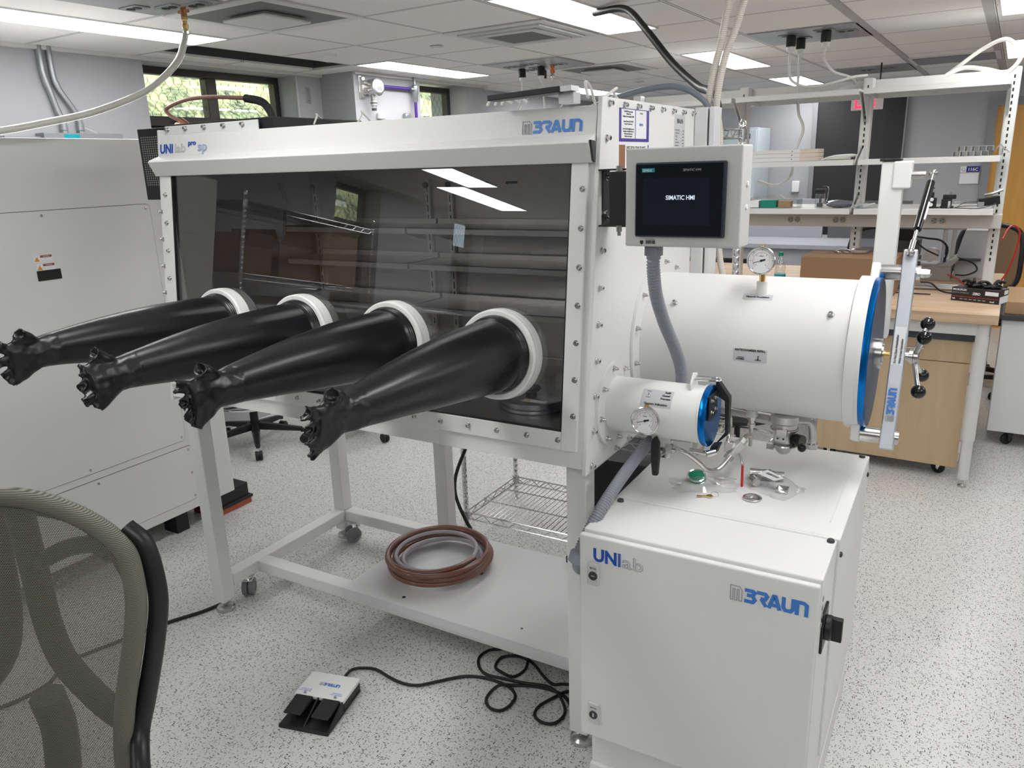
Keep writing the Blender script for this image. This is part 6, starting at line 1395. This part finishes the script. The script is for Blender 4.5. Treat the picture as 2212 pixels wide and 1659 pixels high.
for k in range(6): b.v += [] ; b.bar(GP(.045 + .022 * k, -.0008, .013), GP(.06 + .022 * k, -.0008, .013), .0003, .004, FZ)
part('print_marks', b, inkg, t, 0)
blg = mat('black nitrile', (.012, .012, .013), .5)
t = thing('nitrile_gloves', 'crumpled black disposable gloves spilling over the glove carton', 'gloves', (-.08, 4.73, bz1 + .072), 'R')
b = B()
random.seed(12)
for k in range(2):
    c = GP(.09 + .085 * k, .06, .082); bl_ = blob(c.x, c.y, c.z, .045, .03, .012, k, .6); b.add(bl_.v, bl_.f)
    for j in range(5):
        a = random.uniform(0, 2 * PI); e = c + V((math.cos(a) * .06, math.sin(a) * .035, random.uniform(.0, .03))); b.tube(spline([c, c.lerp(e, .5) + V((0, 0, .015)), e], 4), .006, 8)
part('gloves', b, blg, t, 60)
solo('thin_rod', B().bar((-.50, 4.88, bz1 + .004), (-.325, 4.882, bz1 + .004), .008, .006), darkgrey, 'thin dark rod lying on the bench top', 'rod', 'R')
solo('black_tool', B().lathe([(.012, 0), (.02, .03), (.016, .09), (.008, .12)], (-.60, 4.97, bz1 + .021), (1, .1, 0), 16), blackp, 'black handled tool partly hidden behind the blue chamber door', 'tool', 'R')
solo('aluminium_profile', B().box(-.56, 5.10, bz1, -.08, 5.14, bz1 + .02).box(-.56, 5.105, bz1 + .02, -.10, 5.115, bz1 + .03), alu, 'long aluminium profile lying on the bench behind the glove carton', 'metal profile', 'R', bevel=.002)
solo('metal_rod', B().cyl((-.55, 5.07, bz1 + .012), (-.10, 5.07, bz1 + .012), .010), tubest, 'shiny steel rod in front of the aluminium profile', 'rod', 'R')
cable('black_lead', [(-.40, 5.16, bz1 + .03), (-.34, 5.06, bz1 + .04), (-.28, 4.97, bz1 + .012), (-.20, 4.93, bz1 + .008), (-.10, 4.95, bz1 + .008)], .005, rubber, 'black lead curving over the bench toward the glove carton')
# equipment behind the arm
eq = thing('deposition_stage', 'assembly of grey aluminium plates, profile posts and motor on the rear bench', 'equipment', (-.40, 5.6, bz1), 'R')
gmw = mat('machined grey plate', (.40, .39, .37), .4, .4)
part('base_unit', B().box(-.60, 5.45, bz1, -.27, 5.75, bz1 + .085).prism([(-.36, 5.45, bz1 + .085), (-.27, 5.45, bz1 + .085), (-.23, 5.45, bz1 + .14), (-.25, 5.45, bz1 + .14)], (0, .3, 0)), gmw, eq, 0, .004)
for x in (-.33, -.28): part('profile_post', B().box(x - .012, 5.62, bz1 + .085, x + .012, 5.66, bz1 + .36), alu, eq, 0, .003)
part('cross_plate', B().box(-.46, 5.60, bz1 + .30, -.22, 5.62, bz1 + .375).box(-.50, 5.58, bz1 + .33, -.36, 5.62, bz1 + .35), gmw, eq, 0, .003)
part('motor', B().cyl((-.39, 5.50, bz1 + .15), (-.39, 5.60, bz1 + .15), .042, n=28).cyl((-.39, 5.48, bz1 + .15), (-.39, 5.50, bz1 + .15), .02), alu, eq)
part('carriage', B().box(-.60, 5.52, bz1 + .14, -.46, 5.66, bz1 + .24).cyl((-.64, 5.48, bz1 + .14), (-.44, 5.48, bz1 + .14), .014).cyl((-.64, 5.48, bz1 + .10), (-.44, 5.48, bz1 + .10), .014), mat('dark machined block', (.13, .13, .135), .35, .5), eq, 0, .004)
part('black_cover', B().box(-.62, 5.5, bz1 + .24, -.5, 5.66, bz1 + .31), blackp, eq, 0, .01)
b = B()
b.tube(spline([(-.62, 5.6, bz1 + .30), (-.5, 5.5, bz1 + .27), (-.42, 5.45, bz1 + .26), (-.34, 5.43, bz1 + .25), (-.30, 5.45, bz1 + .2), (-.31, 5.5, bz1 + .12)], 6), .006, 8)
b.tube(spline([(-.62, 5.45, bz1 + .3), (-.60, 5.4, bz1 + .15), (-.62, 5.42, bz1 + .02), (-.56, 5.4, bz1 + .012)], 6), .007, 8)
b.tube(spline([(-.5, 5.44, bz1 + .26), (-.42, 5.40, bz1 + .2), (-.34, 5.40, bz1 + .16)], 6), .005, 8)
b.tube(spline([(-.24, 5.5, bz1 + .14), (-.16, 5.45, bz1 + .12), (-.13, 5.42, bz1 + .08), (-.18, 5.4, bz1 + .05), (-.24, 5.42, bz1 + .045)], 6), .005, 8)
part('wiring', b, rubber, eq, 60)
part('blue_connector', B().cyl((-.305, 5.47, bz1 + .21), (-.305, 5.48, bz1 + .16), .008).cyl((-.31, 5.5, bz1 + .14), (-.31, 5.5, bz1 + .11), .008), mat('blue plastic', (.02, .05, .25), .4), eq)
t = thing('white_controller', 'tall pale grey controller box with a slanted top on the rear bench', 'equipment', (-.17, 5.72, bz1), 'R')
part('case', B().prism([(-.26, 5.60, bz1), (-.10, 5.60, bz1), (-.10, 5.60, bz1 + .30), (-.22, 5.60, bz1 + .30), (-.26, 5.60, bz1 + .12)], (0, .18, 0)), mat('pale grey case', (.52, .54, .58), .4), t, 0, .004)
part('front_tray', B().box(-.25, 5.52, bz1 + .12, -.12, 5.60, bz1 + .128), darkgrey, t, 0)
part('handle', B().tube(spline([(-.22, 5.58, bz1 + .37), (-.16, 5.56, bz1 + .35), (-.06, 5.56, bz1 + .365)], 4), .022, 12), blackp, t)
t = thing('junction_box', 'small grey metal connector box with red wires on the bench', 'connector box', (-.16, 5.42, bz1), 'R')
part('box', B().box(-.21, 5.38, bz1, -.125, 5.45, bz1 + .03), gmw, t, 0, .002)
part('socket', B().cyl((-.19, 5.375, bz1 + .015), (-.19, 5.38, bz1 + .015), .009).cyl((-.165, 5.375, bz1 + .015), (-.165, 5.38, bz1 + .015), .009), blackp, t)
cable('red_lead', [(-.28, 5.42, bz1 + .045), (-.22, 5.36, bz1 + .03), (-.18, 5.32, bz1 + .006), (-.10, 5.30, bz1 + .006), (-.02, 5.36, bz1 + .008)], .004, mat('red wire', (.5, .02, .02), .4), 'red wire snaking from the connector box along the bench')
cable('red_lead', [(.0, 5.5, bz1 + .01), (.03, 5.5, 1.0), (.055, 5.5, 1.12), (.06, 5.5, 1.22), (.03, 5.48, 1.265), (.0, 5.42, 1.25), (-.02, 5.3, 1.2)], .005, MATS['red wire'], 'red cable arching behind the right shelving post')
t = thing('metal_clamps', 'small pile of steel clamps on top of the cardboard box', 'clamps', (-.76, 4.95, bz1 + .212), 'R')
zb = bz1 + .213
part('clamp', B().lathe([(.045, 0), (.05, .006), (.05, .02), (.04, .026)], (-.72, 4.96, zb), n=28).tube(spline([(-.86, 4.94, zb + .004), (-.82, 4.95, zb + .022), (-.77, 4.96, zb + .012)], 4), .004, 8), stain, t)
for q_, (xx_, yy_) in enumerate(((-.80, 4.94), (-.84, 4.93))): part('clamp_loop', B().ring((xx_, yy_, zb + .005), (.2, .1 + .1 * q_, 1), .019, .004), chrome, t)
# base cabinet under the bench
kb = thing('base_cabinet', 'rolling maple base cabinet with drawer and door under the bench', 'cabinet', (-.38, 4.75, 0), 'R')
kx0, kx1, kf, kz0, kz1 = -.80, -.078, 4.49, .10, .80
part('carcass', B().box(kx0, kf + .02, kz0, kx1, 5.05, kz1 - .04), shelfw, kb, 0, .002)
part('worktop', B().box(kx0 - .01, kf - .01, kz1 - .04, kx1 + .006, 5.06, kz1), mat('slate grey worktop', (.085, .09, .11), .5), kb, 0, .002)
part('drawer', B().box(kx0 + .002, kf, .645, kx1 - .004, kf + .019, kz1 - .042), maple, kb, 0, .001)
dq = part('door', B().box(kx0 + .002, kf, kz0 - .03, kx1 - .004, kf + .019, .641), maple, kb, 0, .001)
part('drawer_handle', B().tube([(-.40, kf, .71), (-.40, kf - .03, .71), (-.30, kf - .03, .71), (-.30, kf, .71)], .005, 8), chrome, kb, 0)
for z in (.16, .53): part('hinge', B().box(kx1 - .006, kf - .004, z, kx1 + .004, kf + .02, z + .065).cyl((kx1 - .002, kf - .004, z), (kx1 - .002, kf - .004, z + .065), .005), chrome, dq, 0)
for x, y in ((kx1 - .08, kf + .07), (kx0 + .08, kf + .07), (kx1 - .08, 4.98), (kx0 + .08, 4.98)):
    caster(kb, x, y, kz0 - .0, .036, 1.2, blackp, chrome, False)
wc = thing('mobile_cabinet', 'white metal mobile cabinet at the right edge beyond the bench', 'cabinet', (.30, 5.5, 0), 'R')
part('body', B().box(.035, 5.17, .09, .80, 5.85, .76), white2, wc, 0, .003)
part('worktop', B().box(.028, 5.15, .76, .81, 5.87, .79), darkgrey, wc, 0, .002)
for x, y in ((.15, 5.24), (.7, 5.24), (.15, 5.75), (.7, 5.75)): caster(wc, x, y, .09, .034, 2.1, blackp, darkgrey, False)
t = thing('kraft_box', 'flat brown cardboard carton on the white mobile cabinet', 'box', (.3, 5.5, .79), 'R')
part('carton', B().box(.04, 5.2, .79, .6, 5.8, .86), card2, t, 0, .003)
t = thing('tall_carton', 'brown cardboard carton standing on the floor behind the bench leg', 'box', (-.02, 5.75, 0), 'R')
part('carton', B().box(-.20, 5.95, 0, -.02, 6.12, .70), card2, t, 0, .003)

# ---- chairs and desks between the bench and the far wall
def mesh_chair(x, y, rz, label, h=.0):
    t = thing('task_chair', label, 'chair', (x, y, 0), 'R', 'task chairs behind the bench')
    ca, sa = math.cos(rz), math.sin(rz); T = lambda a, b_, z: V((x + a * ca - b_ * sa, y + a * sa + b_ * ca, z))
    o_ = [(-.20, .70 + h), (-.225, .9 + h), (-.20, 1.08 + h), (-.1, 1.14 + h), (.1, 1.14 + h), (.20, 1.08 + h), (.225, .9 + h), (.20, .70 + h), (.0, .66 + h)]
    part('back_frame', B().tube(spline([T(a, -.24 - .1 * (z - .7 - h), z) for a, z in o_], 5, True), .018, 8, closed=True), blackp, t, 60)
    vs = [T(a, -.24 - .1 * (z - .7 - h), z) for a, z in o_]; c = T(0, -.26, .9 + h)
    part('back_mesh', B().add(vs + [c], [(i, (i + 1) % 9, 9) for i in range(9)]), mat('dark chair mesh', (.05, .055, .06), .8, alpha=.72), t, 60)
    part('seat', B().box(-.24 + x, y - .24, .46 + h, x + .24, y + .24, .53 + h), mat('charcoal seat fabric', (.03, .032, .036), .85), t, 0, .03)
    part('back_spine', B().tube(spline([T(0, -.28, .9 + h), T(0, -.32, .7 + h), T(0, -.25, .47 + h)], 5), .022, 8), blackp, t, 60)
    star_base(t, (x, y, 0), .31, .11, .7 + rz, blackp); return t
mesh_chair(-.17, 6.75, 2.9, 'black mesh task chair seen through the opening left of the right post')
mesh_chair(.22, 6.45, 2.2, 'task chair with black seat at the right edge behind the post', .08)
mesh_chair(-.95, 7.0, .4, 'task chair behind the cardboard box')
t = thing('mesh_bench_screen', 'black framed perforated screen standing behind the round chamber gauge', 'screen', (-1.75, 6.0, .6), 'R')
part('top_band', B().box(-2.25, 6.0, .86, -1.52, 6.03, .95), blackm, t, 0, .01)
hm2 = mat('expanded metal', (.03, .03, .03), .5); g = N(hm2); tc = g.n('ShaderNodeTexCoord'); s_ = g.n('ShaderNodeSeparateXYZ'); g.l(tc.outputs['Object'], s_.inputs[0])
r_ = g.math('FLOOR', g.math('MULTIPLY', s_.outputs[2], 60)); a_ = g.math('FRACT', g.math('ADD', g.math('MULTIPLY', s_.outputs[0], 45), g.math('MULTIPLY', r_, .5))); b_ = g.math('FRACT', g.math('MULTIPLY', s_.outputs[2], 60))
g.l(g.math('SUBTRACT', 1, g.math('MULTIPLY', g.math('GREATER_THAN', a_, .4), g.math('GREATER_THAN', b_, .35))), g.b.inputs['Alpha'])
part('perforated_sheet', B().box(-2.25, 6.01, .55, -1.52, 6.012, .86), hm2, t, 0)
part('leg', B().box(-2.25, 6.0, 0, -2.22, 6.03, .9).box(-1.55, 6.0, 0, -1.52, 6.03, .9), blackm, t, 0)
t = thing('partition_desk', 'pale grey work table with panels against the far wall', 'desk', (-1.8, 8.0, 0), 'R')
pg = mat('pale grey panel', (.42, .43, .47), .5)
part('desktop', B().box(-3.0, 7.2, .90, -.9, 8.2, .94), pg, t, 0, .004)
part('panel', B().box(-3.0, 7.25, .0, -.9, 7.27, .90), pg, t, 0)
part('upper_panel', B().box(-2.2, 7.9, .94, -1.50, 7.93, 1.30), pg, t, 0, .003)
part('side_panel', B().box(-1.45, 7.9, .94, -.75, 7.93, 1.28), mat('smoked panel', (.12, .125, .13), .3), t, 0, .003)
t = thing('dark_table', 'dark grey table with chairs zone left behind the bench', 'desk', (-3.2, 6.6, 0), 'R')
part('tabletop', B().box(-3.9, 6.2, .72, -2.6, 7.0, .75), mat('dark table laminate', (.06, .062, .07), .4), t, 0, .004)
for x in (-3.85, -2.65):
    for y in (6.25, 6.95): part('leg', B().box(x - .02, y - .02, 0, x + .02, y + .02, .72), darkgrey, t, 0)
# overhead lines coming down at the glovebox
cable('overhead_cable', [(-1.72, 3.48, ZC - .018), (-1.53, 3.39, 2.338), (-1.40, 3.30, 2.24), (-1.24, 3.22, 2.08), (-1.08, 3.08, 1.97), (-.97, 2.9, 1.93), (-.90, 2.78, 1.86), (-.90, 2.72, 1.75)], .0155, rubber, 'thick black cable slanting down from the ceiling behind the glovebox', sm=6, frame='R')
braid = mat('braided clear hose', (.66, .62, .54), .35); g = N(braid)
tc = g.n('ShaderNodeTexCoord'); wv = g.n('ShaderNodeTexWave', wave_type='BANDS', bands_direction='Z'); wv.inputs['Scale'].default_value = 60; wv.inputs['Distortion'].default_value = 3; g.l(tc.outputs['Object'], wv.inputs[0])
g.l(g.mix(wv.outputs[0], (.52, .46, .38), (.80, .78, .72)), g.b.inputs['Base Color'])
for k, (p, lab) in enumerate(((((-.690, 2.66, ZC), (-.727, 2.66, 2.177), (-.746, 2.66, 2.058), (-.765, 2.66, 1.977), (-.781, 2.66, 1.872), (-.785, 2.675, 1.80), (-.770, 2.69, 1.6), (-.760, 2.69, 1.38), (-.74, 2.69, 1.25)), 'braided clear hose from the ceiling, left one of the pair'),
                              (((-.62, 2.66, ZC), (-.679, 2.66, 2.172), (-.701, 2.66, 2.094), (-.734, 2.66, 2.002), (-.752, 2.655, 1.87), (-.745, 2.68, 1.78), (-.745, 2.70, 1.6), (-.735, 2.70, 1.38), (-.70, 2.70, 1.25)), 'braided clear hose from the ceiling, right one of the pair'))):
    cable('braided_hose', p, .0115, braid, lab, 'hose', 'G', 12, 8, 'braided hoses beside the glovebox')
cable('grey_hose', [(-1.35, 2.62, 1.87), (-1.25, 2.60, 1.90), (-1.1, 2.60, 1.93), (-.98, 2.60, 1.93), (-.90, 2.60, 1.89), (-.87, 2.61, 1.84), (-.865, 2.64, 1.75)], .0095, mat('blue grey hose', (.17, .20, .24), .45), 'blue-grey hose arched over the top rear of the glovebox', 'hose', frame='R')
